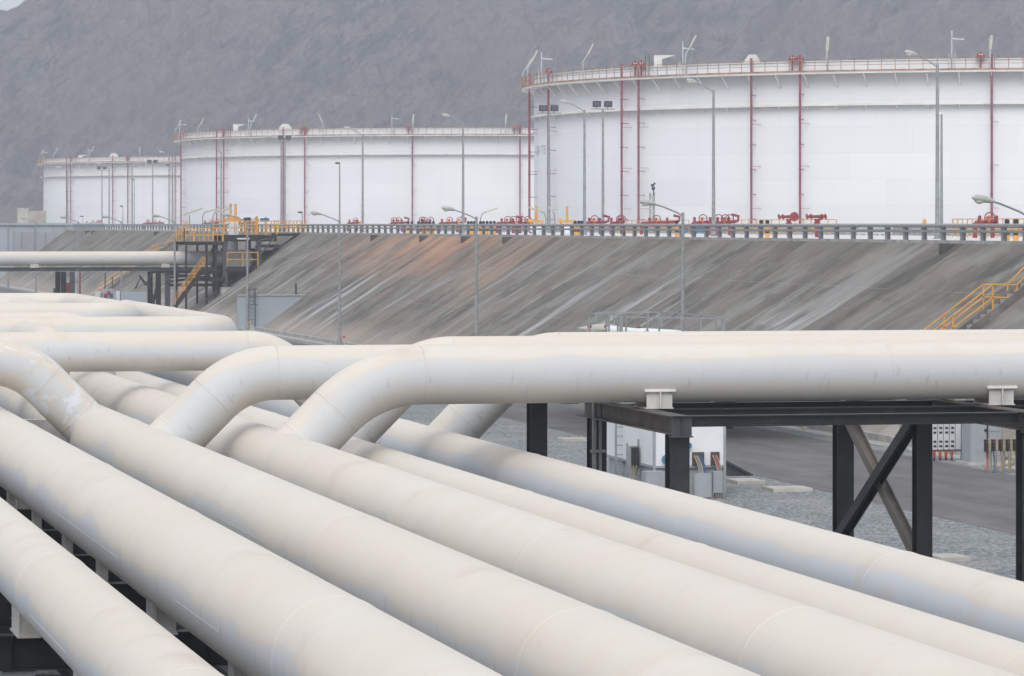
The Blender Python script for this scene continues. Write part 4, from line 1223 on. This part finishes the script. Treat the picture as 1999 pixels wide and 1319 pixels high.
# stair below the platform
t = thing('access_stair', (41.5,329.5,0), 'steep yellow-railed steel stair under the left of the valve platform', 'stairs')
pA = W(347,600,329.5); pB = W(407,522,329.5)
m = MB()
for i in range(14):
    q = pA.lerp(pB, i/13); m.box((q.x-.14,329.6,q.z-.03),(q.x+.14,330.6,q.z+.02))
m.build('tread', M['steel_grey'], t)
for yy in (329.5, 330.65):
    m = MB(); a = Vector((pA.x,yy,pA.z)); b = Vector((pB.x,yy,pB.z)); m.bar(a,b,.06,.28); m.build('stringer', M['steel'], t)
    m = MB(); handrail(m, a, b, 3, .95, .045); m.build('handrail', M['yellow'], t)

# ------------------------------------------------------------------ valve platform
t = thing('valve_platform', (48,334,0), 'dark steel valve platform with yellow railings built against the slope', 'platform')
def uz(px, py, v=334.): p = Wv(px, py, v); return p.x, p.z
v0, v1 = 331.0, 337.6
dz_low = 6.55; dz_up = 7.12; dz_bot = 4.35
def deck(x0, x1, z, ya=v0, yb=v1, th=.25, name='deck'):
    m = MB(); m.box((x0,ya,z-.05),(x1,yb,z)); m.build(name, M['steel_grey'], t)
    for yy in (ya, yb): m = MB(); m.hbeam((x0,yy,z-.05-th/2-.02),(x1,yy,z-.05-th/2-.02),th,.12); m.build('edge_beam', M['steel'], t)
deck(44.4, 47.85, dz_low); deck(47.9, 52.5, dz_up, th=.5); deck(52.55, 55.2, 7.28, 332.6, 334.4, .2); deck(48.1, 50.9, dz_bot, v0, v1, .35)
def hr(p0, p1, n, h=1.12): m = MB(); handrail(m, p0, p1, n, h, .075); m.build('handrail', M['yellow'], t)
for yy in (v0, v1):
    hr((44.4,yy,dz_low),(47.8,yy,dz_low),4); hr((47.9,yy,dz_up),(52.5,yy,dz_up),5,1.2)
hr((44.4,v0,dz_low),(44.4,v1,dz_low),4); hr((48.15,v0,dz_bot),(50.85,v0,dz_bot),2,1.25); hr((48.15,v1,dz_bot),(50.85,v1,dz_bot),2,1.25)
hr((52.55,332.6,7.28),(55.2,332.6,7.28),4,1.05); hr((52.55,334.4,7.28),(55.2,334.4,7.28),4,1.05)
hr((50.3,v0,dz_up),(50.3,v1,dz_up),3,1.2)
m = MB()
for k in range(9): m.bar((44.5+k*.4,v0-.02,dz_low+.05),(44.5+k*.4,v0-.02,dz_low+1.1),.05,.05)
m.build('infill_bars', M['yellow'], t)
for ux, s_, ztp in ((44.6,.16,dz_low-.1),(46.4,.16,dz_low-.1),(48.0,.42,dz_up-.05),(50.95,.42,dz_up-.05),(47.2,.18,dz_low-.1)):
    for yy in (v0+.25, v1-.3):
        m = MB(); zb = berm_z(ux)-.2
        m.hbeam((ux,yy,zb),(ux,yy,ztp-.25),s_,s_,up=(0,1,0),tf=.03,tw=.03); m.build('column', M['steel_grey'] if yy < v0+1 and s_ > .3 else M['steel'], t)
m = MB(); m.box((47.6,330.6,berm_z(47.6)-.5),(48.5,331.9,berm_z(48)+.35)); m.build('footing', M['concrete'], t)
m = MB(); m.box((46.9,331.2,3.0),(47.7,337,3.35)); m.hbeam((44.5,v0,3.3),(48.0,v0,3.3),.35,.2); m.hbeam((41.6,v0+.3,3.9),(48.0,v0+.3,3.9),.22,.2); m.build('lower_beam', M['steel'], t)
m = MB(); m.bar((50.9,v0,5.2),(52.3,v0,6.9),.12,.12); m.tube([(50.6,v0-.1,6.0),(50.8,v0-.1,6.5),(51.3,v0-.1,6.72),(51.9,v0-.1,6.75)],.07,8); m.build('brace', M['steel_grey'], t)
m = MB(); m.box((49.0,v0-.13,6.72),(50.1,v0-.10,6.86)); m.build('sign_plate', M['cab_light'], t)
for ux in (46.0, 46.9):
    m = MB(); m.tube([(ux,v0,dz_low),(ux,v0,dz_low+2.1),(ux+.12,v0,dz_low+2.45),(ux+.45,v0,dz_low+2.62)],.045,8); lp = m.build('platform_lamp', M['galv'], t)
    m = MB(); m.bar((ux+.2,v0,dz_low+2.52),(ux+1.5,v0,dz_low+2.86),.30,.14); m.build('tube_light', M['lens'], lp)
m = MB(); m.tube([(44.9,v0+.3,dz_low),(44.9,v0+.3,dz_low+2.3)],.045,8); lp = m.build('platform_lamp', M['galv'], t)
m = MB(); m.bar((44.5,v0+.3,dz_low+2.35),(46.0,v0+.3,dz_low+2.85),.30,.14); m.build('tube_light', M['lens'], lp)
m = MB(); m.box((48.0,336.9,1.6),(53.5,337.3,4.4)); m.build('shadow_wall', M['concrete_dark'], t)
# the big twin-stem valve
cu_ = 49.2; vv = 334.5; pz = zz(3.0)
t = thing('twin_stem_valve', (cu_,vv,pz), 'big pale valve with two tall yellow stems on the platform', 'valve')
m = MB(); m.cyl((47.35,vv,pz),(51.0,vv,pz),.66,n=32); m.box((48.4,vv-.7,pz-.7),(50.6,vv+.7,pz+.75)); m.build('body', M['shoe'], t)
for ux in (47.35, 48.2, 50.9):
    m = MB(); m.cyl((ux-.08,vv,pz),(ux+.08,vv,pz),.86,n=32); m.build('flange', M['steel_dusty'], t)
m = MB(); m.cyl((cu_,vv,pz+.7),(cu_,vv,8.25),.42,n=20)
for k in range(4): m.cyl((cu_-.33+k*.22,vv-.46,6.9),(cu_-.33+k*.22,vv-.46,8.2),.06,n=8)
m.build('bonnet', M['white'], t)
m = MB(); m.box((cu_-.85,vv-.35,8.28),(cu_+.85,vv+.35,8.46)); m.box((cu_-.5,vv-.35,8.46),(cu_+.5,vv+.35,8.72)); m.torus((cu_-.9,vv-.3,8.42),.2,.04,(0,1,0),14,5); m.build('yoke', M['yellow'], t)
for dx in (-.24,.2):
    m = MB(); m.cyl((cu_+dx,vv,8.72),(cu_+dx,vv,CAMZ+1.72),.11,n=12); m.cyl((cu_+dx,vv,CAMZ+1.72),(cu_+dx,vv,CAMZ+1.76),.13,n=12); m.build('stem', M['yellow'], t)
m = MB(); m.cyl((cu_+.9,vv-.2,8.42),(cu_+1.5,vv-.2,8.46),.2,n=12); m.box((cu_+1.1,vv-.5,8.3),(cu_+1.4,vv,8.6)); m.build('actuator', M['black'], t)
p = Wv(517,430,336.5)
m = MB(); m.box((p.x-.36,336.3,p.z-.12),(p.x+.36,336.9,p.z+.12)); m.box((p.x-.36,336.25,p.z+.12),(p.x+.36,336.95,p.z+.2)); m.cyl((p.x+.1,336.6,p.z+.2),(p.x+.1,336.6,p.z+.28),.1,n=8)
o = m.build('blue_box', M['blue'], loc=(p.x,336.6,dz_up)); tag(o, 'bright blue control box on the yellow-railed platform', 'control box')
p = Wv(501,424,336.0); m = MB(); m.box((p.x-.08,335.8,dz_up),(p.x+.08,336.1,p.z+.1)); o = m.build('yellow_post', M['yellow'], loc=(p.x,335.9,dz_up)); tag(o, 'short yellow post between the twin stems and blue box', 'post')

# trestle for the distant pipe
t = thing('trestle', (34,334,0), 'dark steel trestle under the distant level pipe', 'pipe rack')
for yy in (332.8, 336.2):
    m = MB(); m.hbeam((-40,yy,zz(3.93)),(47.6,yy,zz(3.93)),.30,.25,tf=.03,tw=.03); m.build('girder', M['steel_grey'], t)
for a, b, c_ in ((113,124,141),(293,309,327)):
    for k, px in enumerate((a, b, c_)):
        vv_ = (336.2, 334.5, 332.8)[k]; ux = Wv(px, 560, vv_)[0]
        m = MB(); m.hbeam((ux,vv_,0),(ux,vv_,zz(4.15)),.42,.42,up=(0,1,0),tf=.04,tw=.04); m.build('column', M['steel'] if k < 2 else M['steel_grey'], t)
ux = Wv(300,560,334)[0]
m = MB(); m.bar((ux,336,.3),(ux+.6,334.5,3.6),.16,.16); m.bar((ux+.2,334.5,.3),(ux-.2,336,3.7),.16,.16); m.build('brace', M['steel'], t)
m = MB()
for k, (z0_, z1_) in enumerate(((3.7,3.3),(3.4,3.75),(3.0,3.5))): m.bar((43.4,332.6+k,z0_),(47.2,332.9+k,z1_),.2,.18)
m.bar((43.3,332.7,2.75),(47.3,332.7,2.75),.25,.25); m.build('tie_beam', M['steel'], t)

# ------------------------------------------------------------------ wing wall with ladder
t = thing('wing_wall', (45,291.4,0), 'flat blue-grey concrete wing wall tapering into the slope', 'wall')
m = MB(); zt_ = 2.56; m.box((43.2,291.4,0),(48.9,291.9,zt_)); m.build('wall', M['wall_grey'], t)
m = MB(); m.box((43.15,291.32,zt_+.003),(48.6,291.98,zt_+.09)); m.build('coping', M['concrete'], t)
m = MB(); m.cyl((47.75,291.7,zt_),(47.75,291.7,zt_+.95),.09,n=8); m.build('stub_post', M['steel_grey'], t)
t = thing('ladder', (44.2,291.0,0), 'dark caged ladder fixed to the grey wing wall', 'ladder')
xa = Wv(486,600,291.1)[0]; xb = Wv(498,600,291.1)[0]
m = MB(); m.bar((xa,291.1,0),(xa,291.1,3.2),.05,.05); m.bar((xb,291.1,0),(xb,291.1,3.2),.07,.07); m.build('side_rail', M['steel_grey'], t)
m = MB()
for k in range(11): m.bar((xa,291.1,.2+k*.28),(xb,291.1,.2+k*.28),.03,.03)
m.build('rung', M['steel_grey'], t)
m = MB()
for z_ in (1.9, 3.1): m.bar((xa,290.6,z_),(xb+.12,290.6,z_),.05,.05); m.bar((xa,290.6,z_),(xa,291.1,z_),.04,.04); m.bar((xb+.12,290.6,z_),(xb,291.1,z_),.04,.04)
m.bar((xa+.3,290.6,1.9),(xa+.3,290.6,3.1),.04,.04); m.build('cage', M['steel_grey'], t)
# call post at lamp foot
u, v, Y = site(673, 43.9)
for px, u_, lab in ((673,43.9,'small orange-topped call post at the foot of the lamp right of wing wall'),(490,43.0,'small orange-topped call post before the ladder')):
    u, v, Y = site(px, u_); t = thing('call_post', (u,v,0), lab, 'call post')
    m = MB(); m.tube([(u,v,0),(u,v,.35),(u-.05,v,.6)],.05,8); m.tube([(u+.18,v,0),(u+.16,v,.35),(u,v,.55)],.035,8); m.build('stand', M['shoe'], t)
    m = MB(); m.ball((u-.05,v,.68),.11); m.build('orange_cap', M['orange'], t)

# ------------------------------------------------------------------ skid behind the overhead pipes (grey cage, vessels)
t = thing('railed_platform', (41,150,0), 'grey pipe-railed platform showing just above the overhead pipes', 'platform')
A = Wu(1147,612,41.5); Bp = Wu(1410,620,41.5)
zf = CAMZ - 4.75
pts = [W(1150,611,150), W(1213,613,150), W(1213,613,146), W(1412,621,140), W(1286,610,158), W(1165,610,158)]
m = MB(); m.box((36.5,136,zf-.12),(43.2,160,zf)); m.build('deck', M['galv'], t)
def post_line(pxs, py0, py1, Y0, Y1, th=.06):
    m = MB(); prev = None
    for i, px in enumerate(pxs):
        k = i/(len(pxs)-1); p = W(px, py0+(py1-py0)*k, Y0+(Y1-Y0)*k)
        m.bar((p.x,p.y,zf),(p.x,p.y,p.z),th,th)
        if prev is not None: m.bar(prev, p, th*.9, th*.9); m.bar((prev.x,prev.y,(prev.z+zf)/2-.1),(p.x,p.y,(p.z+zf)/2-.1),th*.8,th*.8)
        prev = p
    m.build('railing', M['galv'], t)
post_line((1150,1184,1189,1206), 611.5, 613.5, 146, 145.5); post_line((1163,1199,1265,1285), 609.5, 609, 156, 156)
post_line((1222,1264,1287,1332,1368,1410), 618.5, 621.5, 143, 143); post_line((1291,1330,1368,1398,1414), 608.5, 621, 156, 146)
m = MB(); p = W(1213,612,145); m.box((p.x-.06,p.y,zf),(p.x+.06,p.y+.1,p.z)); m.build('gate_post', M['galv'], t)
for x_, y_ in ((38.6,146),(41.2,146),(38.6,156),(42.6,156)): m = MB(); m.hbeam((x_,y_,0),(x_,y_,zf-.12),.2,.2,up=(0,1,0)); m.build('leg', M['steel'], t)
p0 = W(1252,640,150); p1 = W(1325,644,146)
t = thing('vessel', (p0.x,p0.y,zf), 'blue-white horizontal vessel on the grey-railed platform', 'vessel')
m = MB(); m.cyl(p0-Vector((0,0,.30)), p1-Vector((0,0,.30)), .30, n=24); m.build('shell', M['white'], t); m = MB(); m.box((p0.x+.2,p0.y-.3,zf),(p0.x+.4,p0.y+.3,p0.z-.2)); m.box((p1.x-.4,p1.y-.3,zf),(p1.x-.2,p1.y+.3,p1.z-.2)); m.build('cradle', M['shoe'], t)
m = MB(); m.ball(p0+Vector((-.1,0,.0)),.10); m.build('red_cap', M['red'], t)
p0 = W(1190,644,148); p1 = W(1262,651,146)
t = thing('vessel', (p0.x,p0.y,zf), 'slim white horizontal pipe vessel left of the blue-white one', 'vessel')
m = MB(); m.cyl(p0, p1, .17, n=16); m.build('shell', M['white'], t)
p = W(1175,636,150)
t = thing('canopy', (p.x,p.y,zf), 'small pale hipped canopy on red posts, left end of the railed platform', 'canopy')
m = MB(); e = [Vector((p.x-.85,p.y-.6,p.z-.08)),Vector((p.x+.95,p.y-.6,p.z-.08)),Vector((p.x+.95,p.y+.6,p.z-.08)),Vector((p.x-.85,p.y+.6,p.z-.08))]
tp = [Vector((p.x-.2,p.y,p.z+.08)),Vector((p.x+.3,p.y,p.z+.08))]
m.add(e+tp+[q-Vector((0,0,.07)) for q in e], [(0,1,5,4),(1,2,5),(2,3,4,5),(3,0,4),(0,6,7,1),(1,7,8,2),(2,8,9,3),(3,9,6,0),(9,8,7,6)]); m.build('roof', M['slab'], t)
for dx in (-.62,.05,.75): m = MB(); m.cyl((p.x+dx,p.y-.5,zf),(p.x+dx,p.y-.5,p.z-.15),.06,n=8); m.ball((p.x+dx,p.y-.5,p.z+.0),.09); m.build('post', M['red'], t)

# ------------------------------------------------------------------ white container and its gear under the bridge
t = thing('white_container', (28.65,109.7,0), 'white equipment shelter with grey plinth seen under the pipe bridge', 'shelter')
m = MB(); m.box((28.65,109.7,.90),(30.8,115.5,3.9)); m.build('body', M['white'], t)
m = MB(); m.box((28.7,109.78,0),(30.75,115.4,.89)); m.build('plinth', M['cab'], t)
m = MB()
for x_ in (28.65, 30.8): m.box((x_-.035,109.66,.02),(x_+.035,109.735,3.9))
m.box((28.68,109.665,.86),(30.77,109.695,.93)); m.box((28.615,109.74,.86),(28.645,115.5,.93)); m.build('trim', M['cab'], t)
for x_, w_, cols in ((29.98,.26,('cable_tan','cable_tan','cab','navy','navy')),(30.5,.16,('cable_tan','cable_red','cable_tan'))):
    m = MB(); m.box((x_-w_/2-.06,109.60,.93),(x_+w_/2+.04,109.66,1.32)); gl = m.build('cable_entry', M['steel_dusty'], t)
    for k, cn in enumerate(cols):
        xx = x_-w_/2 + w_*(k+.5)/len(cols); m = MB(); m.tube([(xx-.05,109.55,1.22),(xx-.02,109.45,1.1),(xx+.02,109.3,.9),(xx+.03,109.2,.6)],.018,6); m.build('cable', M[cn], gl)
m = MB(); m.cyl((29.0,109.55,1.12),(29.0,109.68,1.12),.13,n=16); m.build('blue_disc', M['blue'], t)
m = MB(); m.cyl((29.68,109.56,1.52),(29.68,109.68,1.52),.09,n=12); m.build('blue_disc', M['blue'], t)
for px, w_, h_, lab in ((1371,.50,.70,'broad grey junction cabinet before the white shelter'),(1400,.28,.62,'narrow grey junction cabinet at the corner of the white shelter')):
    p = Wv(px, 960, 109.0); t = thing('junction_cabinet', (p.x,109,0), lab, 'cabinet', 'junction cabinets by the white shelter')
    zb = .03 if w_ > .4 else .16
    m = MB(); m.box((p.x-w_/2,108.9,zb),(p.x+w_/2,109.2,zb+h_)); m.build('box', M['cab'], t)
    m = MB(); m.box((p.x-w_/2-.04,108.88,.0),(p.x-w_/2-.001,109.0,zb+h_+.05)); m.build('stand', M['galv'], t)
    m = MB(); m.box((p.x+w_/2+.001,108.88,0),(p.x+w_/2+.04,109.0,zb+h_+.05)); m.build('stand', M['galv'], t)
    if w_ < .4:
        for k in range(3): m = MB(); m.tube([(p.x-.08+.08*k,109,0),(p.x-.08+.08*k,109,.16)],.022,6); m.build('cable', M[('cable_red','cable_tan','cable_tan')[k]], t)
p = Wv(1280,940,109.0); m = MB(); m.box((p.x-.28,109.0,0),(p.x+.30,109.55,.80)); m.bar((p.x+.1,108.9,.40),(p.x+.42,108.9,.38),.05,.05); m.box((p.x+.1,108.9,.37),(p.x+.14,109.0,.43)); o = m.build('grey_cabinet', M['cab'], loc=(p.x,109,0)); tag(o, 'low light-grey cabinet with a bar handle beside the front bridge post', 'cabinet')
p = Wv(1232,890,111.5); t = thing('switch_stand', (p.x,111.5,0), 'black switch box on a grey post left of the front bridge post', 'switch box')
m = MB(); m.box((p.x-.15,111.45,.0),(p.x-.09,111.52,1.5)); m.box((p.x+.2,111.45,0),(p.x+.25,111.52,1.62)); m.box((p.x-.15,111.42,.55),(p.x+.25,111.449,1.42)); m.build('post', M['galv'], t)
m = MB(); m.box((p.x-.02,111.28,.85),(p.x+.19,111.41,1.38)); m.build('switch', M['black'], t)
for k in range(2): m = MB(); m.tube([(p.x+.02+.1*k,111.3,.85),(p.x+.05,111.33,.5),(p.x+.04+.05*k,111.34,0)],.025,6); m.build('cable', M['cable_tan'], t)
# ladder by the shelter
p = Wv(1210,860,113.5); t = thing('ladder', (p.x,113.5,0), 'blue-grey ladder against the left side of the white shelter', 'ladder')
for k, dx in enumerate((-.12,.12)): m = MB(); m.bar((p.x+dx,113.5,0),(p.x+dx,113.5,3.6),.06,.06); m.build('side_rail', M['galv'], t)
for k in range(12): m = MB(); m.bar((p.x-.09,113.5,.2+k*.28),(p.x+.09,113.5,.2+k*.28),.03,.03); m.build('rung', M['galv'], t)
m = MB(); m.box((p.x+.28,113.4,0),(p.x+.40,113.6,3.6)); o = m.build('conduit_post', M['wall_grey'], loc=(p.x+.34,113.5,0)); tag(o, 'blue-grey upright conduit between ladder and white shelter corner', 'conduit')

# pale cover slabs lying on the gravel
for i, (px, py, wd, dp, lab) in enumerate(((1537,957,1.25,1.2,'pale concrete cover slab on gravel between shelter and braced posts'),(1455,942,.9,1.3,'pale slab with open grating beside the white shelter'),(1118,860,.95,1.1,'pale concrete slab on gravel left of the bridge posts'),(1852,1092,.75,1.1,'pale slab just right of the braced black post'))):
    Y = CAMZ*F/(py-HY); u, v = uv(px, Y); m = MB(); m.box((u-wd/2,v-dp/2,0),(u+wd/2,v+dp/2,.10)); o_ = m.build('cover_slab', M['slab'], loc=(u,v,0)); tag(o_, lab, 'slab', 'concrete cover slabs on the gravel')
    m = MB(); m.box((u-wd*.3,v-dp*.28,.101),(u+wd*.3,v+dp*.28,.13)); m.build('lid', M['concrete'], o_) if False else None
Y = CAMZ*F/(935-HY); u, v = uv(1438, Y); m = MB(); m.prism([(u-.7,v,.1),(u+.5,v,.1),(u-.7,v,.75)], (0,.1,0)); m.bar((u-.7,v-.1,.75),(u+.5,v-.1,.12),.06,.06); o = m.build('cable_ramp', M['steel_grey'], loc=(u,v,0)); tag(o, 'dark triangular cable bracket standing on a slab beside the shelter', 'bracket')

# electrical gear at the roadside, right
def base_at(px, u_): Y = Yu(px, u_); return uv(px, Y) + (Y,)
u, v, Y = base_at(1850, 42.9)
t = thing('meter_rack', (u,v,0), 'rack of pale switch boxes with red cable tails at the roadside', 'switch rack')
m = MB(); m.box((u-.62,v,.30),(u+.48,v+.08,1.30)); m.build('back_board', M['cab'], t)
m = MB(); m.box((u-.66,v-.1,1.302),(u+.52,v+.14,1.34)); m.box((u+.49,v-.05,0),(u+.53,v+.08,1.30)); m.box((u-.66,v-.05,0),(u-.62,v+.08,1.30)); m.build('frame', M['steel_grey'], t)
for k in range(5):
    x0 = u-.60+k*.21; m = MB(); m.box((x0,v-.13,.38),(x0+.185,v-.01,1.24)); bx = m.build('switch_box', M['cab_light'], t)
    if k < 4:
        for q in range(5):
            if q != 2: m = MB(); m.box((x0+.045,v-.14,.46+q*.155),(x0+.15,v-.131,.53+q*.155)); m.build('window', M['black'], bx)
        m = MB(); m.cyl((x0+.09,v-.08,.10),(x0+.09,v-.08,.375),.05,n=8); m.build('cable_boot', M['cable_red'], bx)
        m = MB(); m.cyl((x0+.09,v-.08,0),(x0+.09,v-.08,.099),.035,n=6); m.build('cable', M['black'], bx)
u, v, Y = base_at(1925, 43.4)
t = thing('transformer_cabinet', (u,v,0), 'large pale grey cabinet with rounded corners and black lock bar', 'cabinet')
m = MB()
poly = []
for (cx_, cy_, a0) in ((u+.42,v+.8,0),(u-.42,v+.8,90),(u-.42,v,180),(u+.42,v,270)):
    for k in range(6): a = math.radians(a0+k*18); poly.append((cx_+.16*math.cos(a), cy_+.16*math.sin(a), .08))
m.prism(poly, (0,0,1.75)); m.build('body', M['cab'], t)
m = MB(); m.box((u-.75,v-.5,0),(u+.75,v+1.0,.08)); m.build('plinth', M['slab'], t)
m = MB(); m.tube([(u-.02,v-.2,.2),(u-.02,v-.2,1.35),(u-.12,v-.18,1.55)],.025,6); m.box((u-.12,v-.2,.45),(u-.03,v-.165,.55)); m.box((u-.12,v-.2,1.12),(u-.03,v-.165,1.2)); m.build('lock_bar', M['black'], t)
for k in range(5): m = MB(); m.box((u+.04,v-.168,.3+k*.27),(u+.42,v-.162,.31+k*.27)); m.build('panel_seam', M['steel_grey'], t)
u, v, Y = base_at(1955, 42.5)
t = thing('isolator_stand', (u,v,0), 'stand of dark isolator switches with dangling red and blue cables at roadside', 'switch rack')
m = MB(); m.box((u-.60,v+.02,1.0),(u+.85,v+.06,1.05)); m.box((u-.60,v+.02,.72),(u+.85,v+.06,.76))
for dx in (-.35,.1,.55): m.box((u+dx,v+.02,0),(u+dx+.04,v+.06,.72))
m.build('frame', M['galv'], t)
for k in range(6):
    x0 = u-.60+k*.245; m = MB(); m.box((x0,v-.12,.70),(x0+.11,v-.0,1.08)); sw = m.build('isolator', M['black'], t)
    m = MB(); m.box((x0+.115,v-.11,.72),(x0+.21,v-.01,1.10)); m.build('cover', M['cable_tan'], sw)
    m = MB(); m.box((x0+.03,v-.135,.98),(x0+.08,v-.121,1.03)); m.build('knob', M['red'], sw)
    m = MB(); m.tube([(x0+.06,v-.06,.70),(x0+.09,v-.05,.45),(x0+.09,v-.06,.2),(x0-.02+.02*k,v-.22,.03)],.022,6); m.build('cable', M[('cable_red','navy','cable_tan','cable_tan','cable_tan','cable_tan')[k]], sw)
    m = MB(); m.tube([(x0+.16,v-.06,.72),(x0+.16,v-.05,.4),(x0+.15,v-.05,0)],.03,6); m.build('conduit', M['cable_tan'], sw)
u, v, Y = base_at(1765, 43.1)
t = thing('post_cluster', (u,v,0), 'grey posts with a small dark switch left of the braced post, roadside', 'post')
m = MB(); m.bar((u-.12,v,0),(u-.12,v,2.0),.09,.09); m.bar((u+.05,v,0),(u+.05,v,1.9),.12,.08); m.build('posts', M['galv'], t)
m = MB(); m.box((u+.12,v-.1,1.45),(u+.42,v+.05,1.53)); m.box((u+.2,v-.1,1.1),(u+.32,v,1.4)); m.build('switch', M['black'], t)
mb = MB()
rn = random.Random(3)
for k in range(9):
    x = 43.6 + rn.random()*.9; y_ = 120 + rn.random()*45; r = .06+rn.random()*.12
    mb = MB(); mb.ball((x,y_,r*.5), r, 7, 5, (1.3,1,.7)); o = mb.build('stone', M['sand'], loc=(x,y_,0)); tag(o, 'loose tan stone lying at the foot of the slope', 'stone', 'loose stones at the foot of the slope')

# left far gear below the distant pipe
p = Wv(132,552,340)
t = thing('red_equipment', (p.x,340,0), 'red tank cabinet behind the left trestle posts', 'equipment')
m = MB(); m.cyl((p.x,340,.6),(p.x,340,2.9),.55,n=16); m.build('body', M['red'], t)
m = MB(); m.box((p.x-.6,339.4,.0),(p.x+.6,340.6,.6)); m.build('base', M['shoe'], t)
m = MB(); m.tube([(p.x+1.1,340,0),(p.x+1.1,340,4.2)],.06,8); m.bar((p.x+.5,340,2.9),(p.x+1.1,340,2.9),.06,.06); m.build('pipe', M['red'], t)
p = Wv(96,565,345)
t = thing('red_skid', (p.x,345,0), 'low red and white pump skid left of the trestle posts', 'equipment')
m = MB(); m.tube([(p.x-.9,345,1.1),(p.x-.2,345,1.7),(p.x+.9,345,1.6)],.13,8); m.tube([(p.x-.9,345,0),(p.x-.9,345,1.1)],.12,8); m.tube([(p.x+.3,345,0),(p.x+.3,345,1.6)],.12,8); m.build('pipe', M['red'], t)
m = MB(); m.box((p.x-.7,345,0.),(p.x-.1,345.6,1.3)); m.box((p.x+.5,345,0),(p.x+1.1,345.5,1.2)); m.build('box', M['white'], t)
m = MB(); m.box((p.x+.4,345.2,1.3),(p.x+.7,345.5,2.3)); m.build('stack', M['steel_grey'], t)
p = Wv(212,566,318)
t = thing('panel_boxes', (p.x,318,0), 'row of small grey and white panel boxes above the highest pipe loop', 'switch rack')
m = MB(); m.box((p.x-1.1,318,0),(p.x-.7,318.4,2.45)); m.box((p.x+.6,318.1,0),(p.x+.95,318.4,2.5)); m.build('cabinet', M['cab_light'], t)
m = MB(); m.box((p.x-.5,318,1.7),(p.x+.45,318.2,2.7)); m.build('board', M['cab'], t)
m = MB(); m.cyl((p.x,317.8,2.4),(p.x,318,2.4),.14,n=10); m.box((p.x-.4,317.9,2.0),(p.x-.1,318,2.3)); m.build('red_gauge', M['red'], t)
m = MB(); m.box((p.x+.1,317.9,2.0),(p.x+.35,318,2.3)); m.build('blue_box', M['navy'], t)
m = MB(); m.tube([(p.x-.25,318.3,0),(p.x-.25,318.3,4.0)],.05,8); m.tube([(p.x+.35,318.3,0),(p.x+.35,318.3,3.7)],.05,8); m.build('pole', M['steel_grey'], t)
p = Wv(262,572,318)
t = thing('grey_block', (p.x,318,0), 'light grey concrete block with bent black pipes left of the trestle', 'block')
m = MB(); m.box((p.x-1.1,318,0),(p.x+1.0,319.5,2.4)); m.build('block', M['wall_grey'], t)
m = MB(); m.tube([(p.x+.1,318,2.7),(p.x+.5,318,3.6),(p.x+.9,318,3.0),(p.x+1.5,318,3.9)],.08,8); m.tube([(p.x+.4,318,3.8),(p.x+1.2,318,2.9)],.07,8); m.build('bent_pipes', M['black'], t)

# ------------------------------------------------------------------ haze
HAZE = 0.00044
m = MB(); m.box((-1000,-250,-1.0),(1290,1860,330))
hz = m.build('haze', M['white']); hz.data.materials.clear()
hm = bpy.data.materials.new('haze_air'); hm.use_nodes = True
for n in list(hm.node_tree.nodes): hm.node_tree.nodes.remove(n)
pv_ = hm.node_tree.nodes.new('ShaderNodeVolumePrincipled'); ho = hm.node_tree.nodes.new('ShaderNodeOutputMaterial')
pv_.inputs['Color'].default_value = (.84,.90,1.0,1); pv_.inputs['Density'].default_value = HAZE
hm.node_tree.links.new(pv_.outputs[0], ho.inputs['Volume'])
hz.data.materials.append(hm); tag(hz, kind='stuff')
